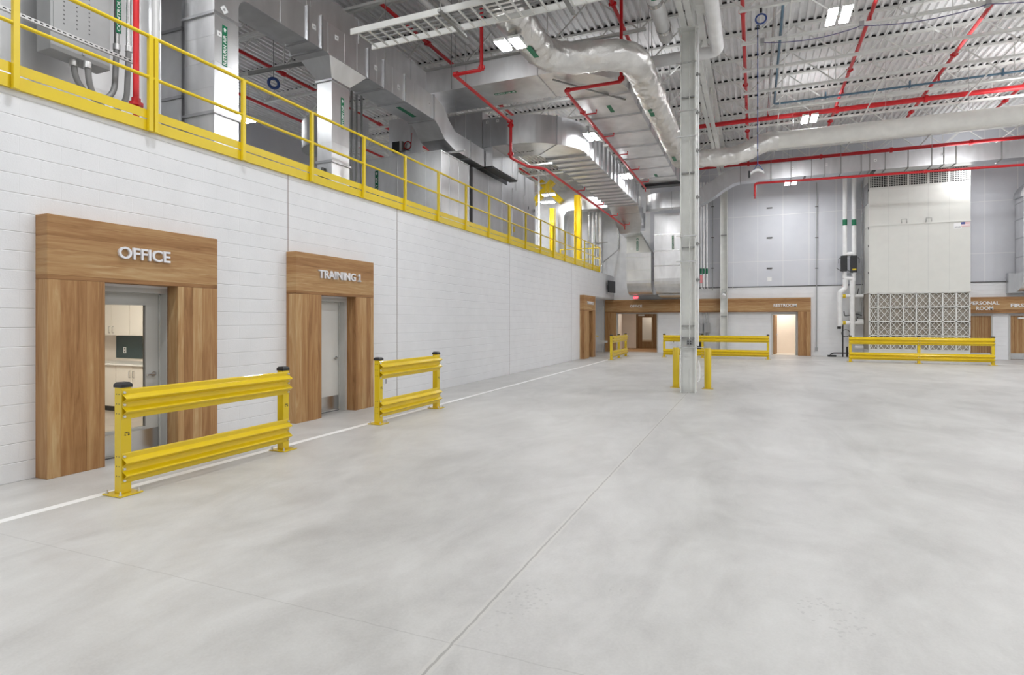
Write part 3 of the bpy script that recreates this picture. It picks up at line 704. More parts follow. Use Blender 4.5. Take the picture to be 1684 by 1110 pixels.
sprinkler([[(-2.6, 23.5, 9.2), (16, 23.5, 9.2)]], .085, 'thick red sprinkler main crossing the hall above the white round duct',
          [((x, 23.5, 9.2), (1, 0, 0)) for x in (-.28, 2.69, 5.33, 8.1)])
sprinkler([[(-2.6, 28.95, 8.95), (16, 28.95, 8.95)]], .075, 'red sprinkler main crossing just above the grey square duct',
          [((x, 28.95, 8.95), (1, 0, 0)) for x in (-.28, 2.69, 5.33, 8.1)])
p = [(-1.0 + 1.0, 27.4, 7.12), (0, 27.4, 7.68), (16, 27.4, 7.42)]
sprinkler([fillet(p, .12)], .05, 'red sprinkler pipe with short drop end in front of the grey panel wall', [((6.2, 27.4, 7.585), (1, 0, 0))], [(0, 27.4, 7.15)])
# zig-zag drops left of the tall column
sprinkler([fillet([(-5.73, 11.9, 10.2), (-5.73, 11.9, 7.4), (-6.43, 11.9, 7.4), (-6.46, 15.35, 7.4), (-6.46, 15.35, 6.38), (-6.36, 16.4, 6.38), (-5.97, 16.9, 6.38), (-5.95, 28.7, 6.38)], .06)], .042,
          'red sprinkler pipe zig-zagging down in front of the curved duct elbow',
          [((-5.73, 11.9, 7.45), (0, 0, 1)), ((-6.38, 11.9, 7.4), (1, 0, 0)), ((-6.46, 15.3, 7.4), (0, 1, 0)), ((-6.46, 15.35, 7.3), (0, 0, 1)), ((-6.46, 15.35, 6.48), (0, 0, 1))],
          [(-5.95, 28.7, 6.36)], [((-5.95, y, 6.38), .32) for y in (20.2, 23.0, 25.6, 28.2)])
sprinkler([fillet([(-3.05, 14.3, 10.2), (-3.05, 14.3, 7.62), (-4.5, 14.3, 7.62), (-4.51, 26.2, 7.62)], .06)], .042,
          'red sprinkler pipe dropping behind the silver round duct and running below the long supply duct',
          [((-3.05, 14.3, 7.7), (0, 0, 1)), ((-4.42, 14.3, 7.62), (1, 0, 0)), ((-4.51, 16, 7.62), (0, 1, 0))],
          [(-4.51, 26.2, 7.6)], [((-4.51, y, 7.62), .34) for y in (16.2, 18.4, 20.6, 22.8, 25)])

# ================================================================== STICKERS
def sticker(parent, text, centre, R, U, length, h, arrow=True):
    R, U = Vector(R).normalized(), Vector(U).normalized(); Nn = R.cross(U); C = Vector(centre)
    a, b = R * length / 2, U * h / 2
    q = lambda k: [C - a - b + Nn * k, C + a - b + Nn * k, C + a + b + Nn * k, C - a + b + Nn * k]
    s = MB().loft([q(0.0), q(.004)]).build('pipe_marker', 'green', parent, 'green marker sticker')
    tl = length * (.74 if arrow else .9)
    lettering(text, s, C - R * (length * .10 if arrow else 0) + Nn * .004, R, U, tl, h * .62, .001, 'white_print', 'marker_text')
    if arrow:
        e = C + R * length * .40 + Nn * .0045; g = h * .36
        pts = [e + R * g, e + U * g, e + U * g * .45, e + U * g * .45 - R * g, e - U * g * .45 - R * g, e - U * g * .45, e - U * g]
        MB().loft([pts, [p + Nn * .001 for p in pts]]).build('marker_arrow', 'white_print', s)
    return s
def tag_plate(parent, c, R, U, sz=.10):
    R, U = Vector(R), Vector(U); Nn = R.cross(U); c = Vector(c)
    q = lambda k, s: [c + R * s * a + U * s * b + Nn * k for a, b in ((-1, -1), (1, -1), (1, 1), (-1, 1))]
    t = MB().loft([q(0, sz / 2), q(.003, sz / 2)]).build('seal_label', 'white_print', parent)
    MB().loft([q(.003, sz / 6), q(.004, sz / 6)]).build('seal_dot', 'grey_box', t)

# ================================================================== DUCTS
def rect(axis, a, r0, r1, s0, s1):
    # rectangle across a duct: axis 'x' -> (y, z); 'y' -> (x, z); 'z' -> (x, y)
    f = {'x': lambda p, q: Vector((a, p, q)), 'y': lambda p, q: Vector((p, a, q)), 'z': lambda p, q: Vector((p, q, a))}[axis]
    return [f(r0, s0), f(r1, s0), f(r1, s1), f(r0, s1)]
def flange(parent, sec, e=.03, t=.022, mat='galv_dark', name='flange'):
    c = sum(sec, Vector()) / 4; n = (sec[1] - sec[0]).cross(sec[3] - sec[0]).normalized()
    big = [p + ((sec[1] - sec[0]).normalized() * (e if (p - c).dot(sec[1] - sec[0]) > 0 else -e)) + ((sec[3] - sec[0]).normalized() * (e if (p - c).dot(sec[3] - sec[0]) > 0 else -e)) for p in sec]
    return MB().loft([[p - n * t for p in big], [p + n * t for p in big]]).build(name, mat, parent)
def arc_plan(cx, cy, ri, ro, a0, a1, z0, z1, n=14):
    out = []
    for i in range(n + 1):
        a = a0 + (a1 - a0) * i / n; c, s = math.cos(a), math.sin(a)
        out.append([Vector((cx + ri * c, cy + ri * s, z0)), Vector((cx + ro * c, cy + ro * s, z0)), Vector((cx + ro * c, cy + ro * s, z1)), Vector((cx + ri * c, cy + ri * s, z1))])
    return out

# return air trunk running along the mezzanine edge
t = thing('return_air_duct', 'square silver return air trunk duct running along the mezzanine above the yellow railing', 'duct', (-8.1, 10, 6.97))
MB().loft([rect('y', 7.2, -8.24, -7.75, 6.97, 7.58), rect('y', 8.57, -8.24, -7.75, 6.97, 7.58)]).build('duct_section', 'galv', t)
MB().loft([rect('y', 8.57, -8.24, -7.75, 6.97, 7.58), rect('y', 8.95, -8.5, -7.75, 6.97, 7.58)]).build('duct_section', 'galv', t)
for a, b in ((8.95, 10.42), (10.42, 11.85), (11.85, 13.3)):
    MB().loft([rect('y', a, -8.5, -7.75, 6.97, 7.58), rect('y', b, -8.5, -7.75, 6.97, 7.58)]).build('duct_section', 'galv', t)
MB().loft([rect('y', 13.3, -8.5, -7.75, 6.97, 7.58), [Vector((-8.5, 13.50, 6.86)), Vector((-7.75, 13.50, 6.86)), Vector((-7.75, 13.78, 7.46)), Vector((-8.5, 13.78, 7.46))],
           [Vector((-8.5, 13.8, 6.62)), Vector((-7.75, 13.8, 6.62)), Vector((-7.75, 14.05, 7.2)), Vector((-8.5, 14.05, 7.2))],
           rect('y', 14.4, -8.5, -7.75, 6.48, 7.0), rect('y', 16.29, -8.5, -7.75, 6.48, 7.0)]).build('duct_offset', 'galv', t)
for y, l in ((8.57, -8.24), (8.95, -8.5), (10.42, -8.5), (11.0, -8.5), (11.85, -8.5), (13.2, -8.5)): flange(t, rect('y', y, l, -7.75, 6.97, 7.58))
flange(t, rect('y', 15.3, -8.5, -7.75, 6.48, 7.0))
for y, z in ((8.75, 7.3), (9.4, 7.38), (10.7, 7.3), (11.6, 7.2), (13.0, 7.3)): tag_plate(t, (-7.748, y, z), (0, 1, 0), (0, 0, 1))
for y in (7.9, 9.15, 9.65, 10.05, 10.75, 11.35, 12.25, 12.7): MB().box(-7.75, -7.747, y - .004, y + .004, 6.975, 7.575).build('standing_seam', 'galv', t)
sticker(t, 'RETURN AIR', (-8.12, 12.5, 6.967), (0, -1, 0), (1, 0, 0), .75, .12)
MB().box(-8.9, -7.4, 14.28, 14.32, 6.38, 6.42).build('hanger_strut', 'steel', t)
for y in (8.6, 11.0, 14.3):
    MB().tube([(-7.7, y, 7.0 if y > 14 else 7.6), (-7.7, y, 10.25)], .007, 6).build('hanger_rod', 'dark_steel', t)

def riser(label, x0, x1, y0, y1, ztop, ly, lz, mat='galv'):
    r = thing('return_air_riser', label, 'duct', ((x0 + x1) / 2, (y0 + y1) / 2, 4.27), 'return air risers')
    MB().box(x0, x1, y0, y1, 4.272, ztop).build('duct_section', mat, r)
    flange(r, rect('z', 4.95, x0, x1, y0, y1)); flange(r, rect('z', ztop - .02, x0, x1, y0, y1))
    for z in (5.35, 5.75, 6.15):
        MB().box(x0 - .004, x1 + .004, y0 - .004, y1 + .004, z, z + .008).build('cross_seam', mat, r)
    sticker(r, 'RETURN AIR', (x1 + .001, ly, lz), (0, 0, 1), (0, -1, 0), .64, .095)
    return r
ra = riser('silver RETURN AIR riser duct with elbow behind the second railing bay, nearest', -8.41, -7.75, 6.54, 7.0, 6.52, 6.73, 6.05)
secs = []
for i in range(11):
    a = PI - (PI / 2) * i / 10; ro = .66 + (.81 - .66) * i / 10
    c, s = math.cos(a), math.sin(a); xl = -8.41 + .17 * i / 10
    secs.append([Vector((xl, 7.2 + .2 * c, 6.77 + .2 * s)), Vector((-7.75, 7.2 + .2 * c, 6.77 + .2 * s)), Vector((-7.75, 7.2 + ro * c, 6.77 + ro * s)), Vector((xl, 7.2 + ro * c, 6.77 + ro * s))])
MB().loft([[Vector((p.x, p.y, 6.52)) for p in secs[0]]] + secs).build('elbow', 'galv', ra)
tag_plate(ra, (-7.748, 6.72, 6.62), (0, .7, .7), (0, -.7, .7), .11); tag_plate(ra, (-7.748, 6.63, 6.2), (0, 1, 0), (0, 0, 1), .08)
rb = riser('silver RETURN AIR riser duct with tapered collar, second along the mezzanine', -8.3, -7.93, 9.47, 10.02, 6.62, 9.80, 6.02)
MB().loft([rect('z', 6.62, -8.3, -7.93, 9.47, 10.02), rect('z', 6.967, -8.49, -7.76, 9.2, 10.40)]).build('collar', 'galv', rb)
MB().box(-8.22, -8.05, 9.40, 9.465, 4.62, 4.72).tube([(-8.13, 9.43, 4.72), (-8.13, 9.43, 4.82)], .03, 8).build('actuator', 'dark_grey', rb)

# long supply duct: along the mezzanine, across and away under the roof
Z0, Z1 = 7.83, 8.42
t = thing('supply_duct', 'big silver rectangular supply duct turning under the roof above the railing, with wide curved elbow', 'duct', (-6.5, 14.3, Z0))
MB().box(-9.7, -8.2, 4, 13.6, Z0, Z1).build('duct_section', 'galv', t)
MB().box(-9.7, -8.2, 13.6, 15.1, Z0, Z1).build('corner_section', 'galv', t)
MB().box(-8.2, -5.0, 13.6, 15.1, Z0, Z1).build('duct_section', 'galv', t)
MB().loft(arc_plan(-5.0, 15.5, .4, 1.9, -PI / 2, 0, Z0, Z1)).build('elbow', 'foil_warm', t)
ys = [15.5, 17.2, 18.8, 20.4, 22.0, 23.6, 25.2, 26.6]
for a, b in zip(ys, ys[1:]): MB().box(-4.6, -3.1, a, b, Z0, Z1).build('duct_section', 'foil', t)
for y in ys: flange(t, rect('y', y, -4.6, -3.1, Z0, Z1), .045, .03)
for x in (-7.0, -5.0): flange(t, rect('x', x, 13.6, 15.1, Z0, Z1), .015, .012)
for y in (6.5, 8.6, 10.7, 12.8): flange(t, rect('y', y, -9.7, -8.2, Z0, Z1), .015, .012)
sticker(t, 'SUPPLY AIR', (-6.2, 14.35, Z0 - .001), (1, 0, 0), (0, -1, 0), .62, .12)
sticker(t, 'SUPPLY', (-3.85, 16.6, Z0 - .001), (0, -1, 0), (1, 0, 0), .6, .12); sticker(t, 'SUPPLY', (-3.85, 25.0, Z0 - .001), (0, -1, 0), (1, 0, 0), .6, .12)
for x, y in ((-9.75, 9), (-8.15, 9), (-7.4, 13.55), (-3.05, 16.5), (-4.63, 19.5), (-3.05, 22.5)):
    MB().tube([(x, y, Z0), (x, y, 10.25)], .008, 6).build('hanger_rod', 'dark_steel', t)
MB().bar((-4.7, 13.9, 7.78), (-3.3, 16.0, 7.80), .04, .03).build('hanger_strut', 'dark_steel', t)
MB().box(-4.7, -3.0, 26.3, 26.75, 7.70, 7.80).build('end_gap_shade', 'black', t)  # black box stands in for the shaded gap at the duct end

# lower duct with many stiffeners
z0, z1 = 7.09, 7.95
t = thing('supply_duct', 'silver duct with ribbed underside curving off the mezzanine plenum to the far wall', 'duct', (-6, 20, z0))
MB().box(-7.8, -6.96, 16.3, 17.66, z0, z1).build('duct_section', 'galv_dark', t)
MB().loft(arc_plan(-6.96, 18.26, .6, 1.96, -PI / 2, 0, z0, z1, 18)).build('elbow', 'galv', t)
MB().box(-6.36, -5.0, 18.26, 27.0, z0, z1).build('duct_section', 'foil', t)
MB().loft([rect('y', 27.0, -6.36, -5.0, z0, z1), rect('y', 28.3, -6.36, -5.05, 6.55, 7.5), rect('y', 29.3, -6.3, -5.3, 6.1, 7.1), rect('y', 30.7, -6.1, -5.57, 5.9, 6.7)]).build('duct_offset', 'galv', t)
flange(t, rect('x', -7.0, 16.3, 17.66, z0, z1), .02); flange(t, rect('x', -7.55, 16.3, 17.66, z0, z1), .02)
sec = arc_plan(-6.96, 18.26, .6, 1.96, -PI / 4, -PI / 4, z0, z1, 1)[0]; flange(t, sec, .02, .015)
y = 18.3
while y < 27.1: flange(t, rect('y', y, -6.36, -5.0, z0, z1), .055, .026); y += .62
for k, y in enumerate((27.7, 28.3, 28.9, 29.5)):
    f = (y - 27) / 3.7; flange(t, rect('y', y, -6.3, -5.1, z0 - 1.2 * f - .05, z1 - 1.2 * f - .05), .02, .02)
lettering('SUPPLY AIR', t, (-6.9, 17.25, z0 - .002), (1, 0, 0), (0, -1, 0), .9, .11, .002, 'dark_grey', 'marker_text')
for y, x in ((16.298, -7.3), (16.298, -7.65)): tag_plate(t, (x, y, 7.85), (1, 0, 0), (0, 0, 1), .09)
# drop down the back wall
MB().loft([rect('z', 6.45, -6.1, -5.57, 29.9, 30.7), rect('z', 5.2, -6.1, -4.86, 29.9, 30.7)]).build('drop_transition', 'unit_beige', t)
MB().box(-6.1, -4.86, 29.9, 30.7, 3.75, 5.2).build('drop_section', 'galv', t)
secs = []
for i in range(9):
    a = (PI / 2) * i / 8
    secs.append([Vector((-6.1, 30.7 - .8 * math.cos(a) + 0 * i, 3.75 - .68 * math.sin(a))), Vector((-4.86, 30.7 - .8 * math.cos(a), 3.75 - .68 * math.sin(a))), Vector((-4.86, 30.7, 3.75)), Vector((-6.1, 30.7, 3.75))])
MB().loft(secs[:-1] + [[Vector((-6.1, 30.7, 3.07)), Vector((-4.86, 30.7, 3.07)), Vector((-4.86, 30.7, 3.75)), Vector((-6.1, 30.7, 3.75))]], caps=False).build('bottom_elbow', 'galv', t)
MB().box(-6.14, -4.72, 30.7, YB - .01, 3.06, 3.8).build('wall_sleeve', 'galv_dark', t)
for z in (6.45, 5.8, 5.2, 4.95, 4.3, 3.78): flange(t, rect('z', z, -6.1, -5.57 if z > 6 else (-5.22 if z > 5.5 else -4.86), 29.9, 30.7), .02, .018, 'white_steel')
sticker(t, 'SUPPLY', (-5.55, 29.898, 5.6), (0, 0, 1), (-1, 0, 0), .62, .10)
tag_plate(t, (-5.85, 29.898, 5.4), (1, 0, 0), (0, 0, 1), .09)

# grey duct across the back with ramp
t = thing('cross_duct', 'grey square duct high in front of the beige unit, ramping down behind the column', 'duct', (3, 28, 7.95))
e0, e1 = 28.0, 28.6
def E_(x, za, zb): return rect('x', x, e0, e1, za, zb)
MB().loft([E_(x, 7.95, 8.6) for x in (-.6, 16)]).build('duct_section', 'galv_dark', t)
MB().loft([E_(-2.55, 7.02, 7.75), E_(-2.2, 7.10, 7.86), E_(-1.75, 7.35, 8.15), E_(-1.3, 7.66, 8.42), E_(-.9, 7.88, 8.56), E_(-.6, 7.95, 8.6)]).build('ramp_section', 'galv_dark', t)
MB().loft([E_(-4.05, 7.02, 7.75), E_(-2.55, 7.02, 7.75)]).build('duct_section', 'galv', t)
MB().loft(arc_plan(-4.05, 28.9, .3, .9, -PI / 2, -PI, 7.02, 7.75)).build('elbow', 'galv', t)
for x in (-.6, .65, 1.45, 2.25, 2.75, 3.35, 4.1, 4.4, 4.95, 5.75, 6.55, 6.95, 7.35, 8.8, 10.2): flange(t, E_(x, 7.95, 8.6), .03, .018, 'dark_steel')
for x in (-3.6, -3.1): flange(t, E_(x, 7.02, 7.75), .02, .014)
for x, za, zb in ((-2.2, 7.1, 7.86), (-1.65, 7.42, 8.22), (-1.1, 7.78, 8.5)): flange(t, E_(x, za, zb), .02, .014)
for x in (.3, 1.5, 2.8, 4.6, 6.9): tag_plate(t, (x, e0 - .002, 8.35), (1, 0, 0), (0, 0, 1), .11)
MB().box(4.5, 4.62, 28.02, 28.58, 7.91, 7.948).box(1.95, 2.03, 28.02, 28.58, 7.91, 7.948).build('diffuser_slot', 'black', t)
for x in (.65, 3.35, 6.55): MB().tube([(x, e0 - .03, 7.93), (x, e0 - .03, 10.25)], .008, 6).build('hanger_rod', 'dark_steel', t)

# foil wrapped drop beside the tall column
t = thing('foil_wrapped_duct', 'shiny foil wrapped drop duct on the back wall left of the tall column', 'duct', (-4, 30, 3.0))
MB().box(-4.62, -3.3, 29.4, 30.4, 3.8, 7.0).build('duct_section', 'foil', t)
secs = []
for i in range(9):
    a = (PI / 2) * i / 8
    secs.append([Vector((-4.62, 30.4 - 1.0 * math.cos(a), 3.8 - .75 * math.sin(a))), Vector((-3.3, 30.4 - 1.0 * math.cos(a), 3.8 - .75 * math.sin(a))), Vector((-3.3, 30.4, 3.8)), Vector((-4.62, 30.4, 3.8))])
MB().loft(secs, caps=False).build('bottom_elbow', 'galv', t)
MB().box(-4.6, -3.28, 30.4, YB - .01, 3.0, 3.85).build('wall_sleeve', 'galv_dark', t)
MB().box(-4.5, -3.3, 30.3, YB - .02, 2.92, 2.995).build('kraft_facing', 'kraft', t)
for z in (4.4, 5.15, 5.95): MB().box(-4.64, -3.28, 29.38, 30.42, z, z + .05).build('foil_band', 'steel', t)
sticker(t, 'RETURN', (-3.72, 29.398, 5.55), (0, 0, 1), (-1, 0, 0), .68, .10)

# silver round duct and white round duct
t = thing('round_duct', 'wrinkled silver insulated round duct snaking down from the roof and behind the tall column', 'duct', (-3, 14, 7.6))
p = fillet([(-4.35, 3.5, 7.65), (-4.35, 12.6, 7.62), (-2.5, 12.75, 7.62), (-2.5, 21.9, 7.6)], .85, 10)
m = MB(); q = []
for i in range(len(p) - 1):
    k = max(1, int((p[i + 1] - p[i]).length / .05))
    for s in range(k): q.append(p[i].lerp(p[i + 1], s / k))
q.append(p[-1])
rnd = random.Random(3)
wrinkled(m, q, .33, amp=.034, fr=5.5).build('insulated_section', 'foil_warm', t)
p2 = fillet([(-2.5, 21.6, 7.6), (-2.5, 22.0, 7.58), (-.55, 22.0, 7.52), (.35, 22.0, 7.92), (.75, 22.0, 7.92)], .45, 8); q = []
for i in range(len(p2) - 1):
    k = max(1, int((p2[i + 1] - p2[i]).length / .05))
    for s in range(k): q.append(p2[i].lerp(p2[i + 1], s / k))
q.append(p2[-1])
m = MB(); wrinkled(m, q, .31, amp=.03, fr=5.5).build('insulated_section', 'foil_warm', t)
for c, R, U in (((-4.35 + .08, 11.3, 7.285), (0, -1, 0), (1, 0, 0)), ((-2.56, 15.8, 7.265), (0, -1, 0), (1, 0, 0)), ((-2.56, 20.6, 7.265), (0, -1, 0), (1, 0, 0))):
    sticker(t, 'SUPPLY AIR', c, R, U, .55, .11)
for x, y in ((-4.35, 8), (-2.5, 15), (-2.5, 19)): MB().tube([(x, y, 7.95), (x, y, 10.25)], .007, 6).build('hanger_rod', 'dark_steel', t)
t = thing('round_duct', 'straight white round air duct crossing the hall right of the tall column', 'duct', (6, 22, 7.9))
MB().tube([(.70, 22, 7.92), (16, 22, 7.86)], .285, 32).build('duct_section', 'white_duct', t)
for x in (.75, 1.9, 4.2, 6.5, 8.8): MB().tube([(x - .012, 22, 7.918 - (x - .7) * .004), (x + .012, 22, 7.918 - (x - .7) * .004)], .2875, 32).build('joint_band', 'white_duct', t)
for x in (1.2, 3.9, 6.1, 8.6): MB().tube([(x, 22, 8.19), (x, 22, 10.25)], .006, 6).build('hanger_wire', 'steel', t)

# ------------------------------------------------------------------ plant on the mezzanine
def cabinet_box(name, label, cat, x0, x1, y0, y1, z0, z1, mat, seams_y=(), seams_x=(), group=None):
    r = thing(name, label, cat, ((x0 + x1) / 2, (y0 + y1) / 2, z0), group)
    MB().box(x0, x1, y0, y1, z0, z1).build('casing', mat, r)
    for y in seams_y: MB().box(x1 - .001, x1 + .012, y - .012, y + .012, z0, z1).build('panel_seam', 'galv', r)
    for x in seams_x: MB().box(x - .012, x + .012, y0 - .012, y0 + .001, z0, z1).build('panel_seam', 'galv', r)
    return r
g = cabinet_box('plenum_box', 'bright silver plenum box behind the middle of the yellow railing', 'air unit', -11.4, -7.9, 13.86, 15.55, 4.272, 6.35, 'foil', (13.87, 14.35, 14.9, 15.54), (-10.6, -9.3, -8.4))
flange(g, rect('z', 6.34, -11.4, -7.9, 13.86, 15.55), .02, .015, 'galv')
sticker(g, 'SUPPLY AIR', (-10.0, 13.858, 5.6), (0, 0, 1), (-1, 0, 0), .8, .11)
cabinet_box('duct_riser', 'tall silver duct standing behind the bright plenum box', 'duct', -10.3, -9.55, 14.9, 15.6, 6.375, 7.82, 'galv')
r = thing('duct_detector', 'black and white detector with coiled red tube on the tall silver duct', 'detector', (-10.0, 14.86, 6.9))
MB().box(-10.12, -9.86, 14.80, 14.895, 6.80, 7.10).build('housing', 'black', r); MB().box(-9.86, -9.78, 14.80, 14.895, 6.80, 7.10).build('base', 'white_print', r)
MB().ring((-9.6, 14.84, 6.95), (0, 1, 0), .12, .018, 20, 6).tube([(-9.82, 14.84, 6.87), (-9.6, 14.84, 6.84)], .012, 6).tube([(-9.48, 14.84, 6.95), (-9.45, 14.84, 7.3)], .012, 6).build('coiled_tube', 'red', r)
cabinet_box('drop_plenum', 'grey drop plenum between the return trunk and the curved duct', 'duct', -9.08, -7.82, 16.3, 17.8, 6.45, 8.2, 'galv_dark', (), (-8.4,))
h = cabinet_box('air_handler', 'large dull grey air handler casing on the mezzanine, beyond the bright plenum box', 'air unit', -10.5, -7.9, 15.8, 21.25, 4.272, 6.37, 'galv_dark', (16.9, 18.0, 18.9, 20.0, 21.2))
MB().box(-7.899, -7.89, 19.0, 19.14, 4.85, 5.05).build('warning_label', 'yellow', h)
for y in (20.4, 21.0): MB().tube([(-7.89, y, 5.9), (-7.86, y, 5.9), (-7.86, y, 6.0)], .015, 6).build('latch', 'black', h)
cabinet_box('discharge_plenum', 'grey plenum standing on the air handler under the curved duct', 'duct', -9.6, -7.92, 18.5, 21.2, 6.372, 7.088, 'galv_dark', (19.3, 20.2))
hd = cabinet_box('intake_hood', 'small grey intake hood hanging over the dark slot of the air handler', 'duct', -7.81, -7.5, 16.35, 18.45, 6.50, 7.085, 'galv', (16.36, 17.1, 18.0, 18.44))
MB().box(-7.8, -7.52, 16.37, 18.43, 6.46, 6.499).build('intake_opening', 'black', hd)
# insulated plenum and equipment at the near end
cabinet_box('insulated_plenum', 'silver foil covered plenum behind the grey electrical box', 'air unit', -10.5, -8.62, 4.0, 6.3, 4.272, 7.8, 'foil', (), ())
cabinet_box('equipment_cabinet', 'smooth pale metal cabinet at the left edge behind the railing', 'air unit', -10.2, -8.42, 1.5, 3.99, 4.272, 7.8, 'galv', (2.6,), ())
n = cabinet_box('duct_riser', 'silver riser duct between white pipe and nearest RETURN AIR riser', 'duct', -9.05, -8.5, 6.56, 7.1, 4.272, 7.8, 'galv')
for z in (5.3, 6.4): flange(n, rect('z', z, -9.05, -8.5, 6.56, 7.1), .02)
solo(MB().tube([(-8.5, 6.12, 4.28), (-8.5, 6.12, 7.8)], .055, 14), 'vertical_pipe', 'white_pipe', 'white upright pipe beside the silver riser duct behind the railing', 'pipe')
# electrical box
r = thing('electrical_box', 'big grey electrical box with two looped conduits behind the left end of the railing', 'electrical box', (-8.13, 4.75, 5.06))
MB().box(-8.28, -8.0, 4.40, 5.12, 5.06, 6.6).build('body', 'grey_box', r, bevel=.006)
MB().box(-8.0, -7.992, 4.43, 5.09, 5.30, 6.57).build('cover', 'grey_box', r)
vm = MB()
for yy in (4.55, 4.70, 4.85):
    for k in range(12): vm.box(-7.992, -7.990, yy - .008, yy + .008, 5.42 + k * .055, 5.435 + k * .055)
vm.build('vent_slots', 'dark_grey', r)
MB().tube([(-8.0, 4.78, 5.14), (-7.985, 4.78, 5.14)], .018, 10).build('lock', 'steel', r)
for i, (ya, yb_) in enumerate(((4.72, 5.27), (4.83, 5.37))):
    c = thing('conduit_loop', ('grey flexible conduit looping under the electrical box, outer loop', 'grey flexible conduit looping under the electrical box, inner loop')[i], 'conduit', (-7.93, ya, 5.06), 'looped grey conduits')
    xx = -8.10 + .10 * i
    MB().tube(fillet([(xx, ya, 5.06), (xx, ya + .03, 4.80 - .1 * i), (xx, (ya + yb_) / 2, 4.60 - .14 * i), (xx, yb_ - .03, 4.80 - .1 * i), (xx, yb_, 5.45)], .22, 8), .036, 12).build('flexible_tube', 'conduit_grey', c)
    MB().tube([(xx, yb_, 5.45), (xx, yb_, 8.0)], .034, 12).build('steel_conduit', 'steel', c)
    MB().tube([(xx, ya, 4.98), (xx, ya, 5.06)], .046, 12).build('gland', 'bolt_steel', c)
    MB().tube([(xx, yb_, 5.42), (xx, yb_, 5.50)], .045, 12).build('coupling', 'bolt_steel', c)
o = thing('pipe_board', 'green marker strip with white lettering beside the two steel conduits', 'marker', (-8.1, 5.27, 6.0))
sticker(o, 'CONTROL AIR', (-8.06, 5.27, 6.05), (0, 0, 1), (0, -1, 0), .8, .07)
# slotted strut
r = thing('strut_channel', 'slotted steel channel running past the grey electrical box', 'channel', (-7.85, 4, 5.23))
MB().box(-7.87, -7.83, 1.5, 5.33, 5.215, 5.258).build('channel', 'slotted_steel', r)
r = thing('fire_riser', 'bright red fire pipe with floor flange behind the left railing bay', 'sprinkler pipe', (-7.6, 5.3, 4.27))
MB().tube([(-7.6, 5.2, 4.272), (-7.6, 5.2, 9.4)], .038, 14).build('pipe', 'red', r)
MB().tube([(-7.6, 5.2, 4.56), (-7.6, 5.2, 4.60)], .085, 16).tube([(-7.6, 5.2, 4.60), (-7.6, 5.2, 4.66)], .055, 12).build('flange', 'red', r)

# dim background of the mezzanine
t = thing('insulated_duct', 'dim insulated duct running low in the background of the mezzanine', 'duct', (-15, 15, 5.9))
MB().box(-15.6, -14.4, 10, 24, 6.3, 7.1).build('duct_section', 'foil', t)
for y in (12, 14, 16, 18, 20): flange(t, rect('y', y, -15.6, -14.4, 6.3, 7.1), .02)
t = thing('duct_elbow', 'curved grey duct elbow in the mezzanine background left of the second RETURN AIR riser', 'duct', (-12.5, 14, 7.2))
MB().loft(arc_plan(-11.8, 14.6, .3, 1.2, PI, PI * 1.5, 6.9, 7.7)).build('elbow', 'galv_paint', t); MB().box(-11.8, -10.6, 13.4, 14.3, 6.9, 7.7).build('duct_section', 'galv', t)
cabinet_box('background_cabinet', 'tall dim grey panel enclosure at the back of the mezzanine', 'air unit', -18.5, -16.4, 9, 22, 4.272, 6.4, 'grey_box', tuple(9.5 + .9 * i for i in range(13)))
for i in range(4):
    solo(MB().tube([(-9.9 + .16 * i, 12.4, 4.28), (-9.9 + .16 * i, 12.4, 7.8)], .028, 8), 'steel_conduit', 'dark_steel', 'dark upright conduit right of the second RETURN AIR riser, %s from the left' % ORD[i], 'conduit', 'dark conduits behind the second riser')
r = thing('cable_coil', 'dark coil of cable hanging over the mezzanine between the two RETURN AIR risers', 'cable', tuple(atX(450, 137, -10.5)))
cc = atX(450, 137, -10.5); MB().ring(cc, (.85, -.5, 0), .115, .035, 22, 8).build('coil', 'blue_cord', r); MB().tube([cc + Vector((0, 0, .1)), cc + Vector((0, 0, 3.0))], .008, 6).build('hanger_wire', 'dark_grey', r)
solo(MB().bar(atX(408, 121, -10.4), atX(502, 104, -9.2), .05, .07), 'hanger_strut', 'dark_steel', 'dark strut hung from rods left of the second RETURN AIR riser', 'channel')

# far end of the mezzanine
for i, x in enumerate((-8.55, -9.95)):
    r = thing('yellow_column', ('thick yellow crane column near the railing corner', 'yellow crane column left of the thick one, beside the silver duct bend')[i], 'column', (x, 29.4, 4.1), 'yellow crane columns')
    w = .17 if i == 0 else .12
    wcol(x - w, x + w, 29.25, 29.55, 0.0, 8.3 - i * .6).build('shaft', 'yellow', r)
for i, (a, b) in enumerate((((-11.6, 29.3, 7.4), (-9.9, 29.3, 9.1)), ((-10.8, 29.9, 9.3), (-9.6, 29.9, 8.1)))):
    solo(MB().bar(a, b, .3, .3), 'yellow_brace', 'yellow', ('slanting yellow crane brace rising to the right under the roof', 'slanting yellow crane brace falling to the right under the roof')[i], 'brace', 'yellow crane braces')
t = thing('duct_bend', 'silver duct bending down behind the far yellow columns', 'duct', (-9.7, 30.6, 4.3))
secs = []
for i in range(11):
    a = PI - PI / 2 * i / 10; c, s = math.cos(a), math.sin(a)
    secs.append([Vector((-9.2 + .35 * c, 30.1, 7.3 + .35 * s)), Vector((-9.2 + 1.0 * c, 30.1, 7.3 + 1.0 * s)), Vector((-9.2 + 1.0 * c, 30.9, 7.3 + 1.0 * s)), Vector((-9.2 + .35 * c, 30.9, 7.3 + .35 * s))])
MB().loft([[Vector((p.x, p.y, 4.0)) for p in secs[0]]] + secs + [[Vector((-7.0, p.y, p.z)) for p in secs[-1]]]).build('bend', 'galv', t)
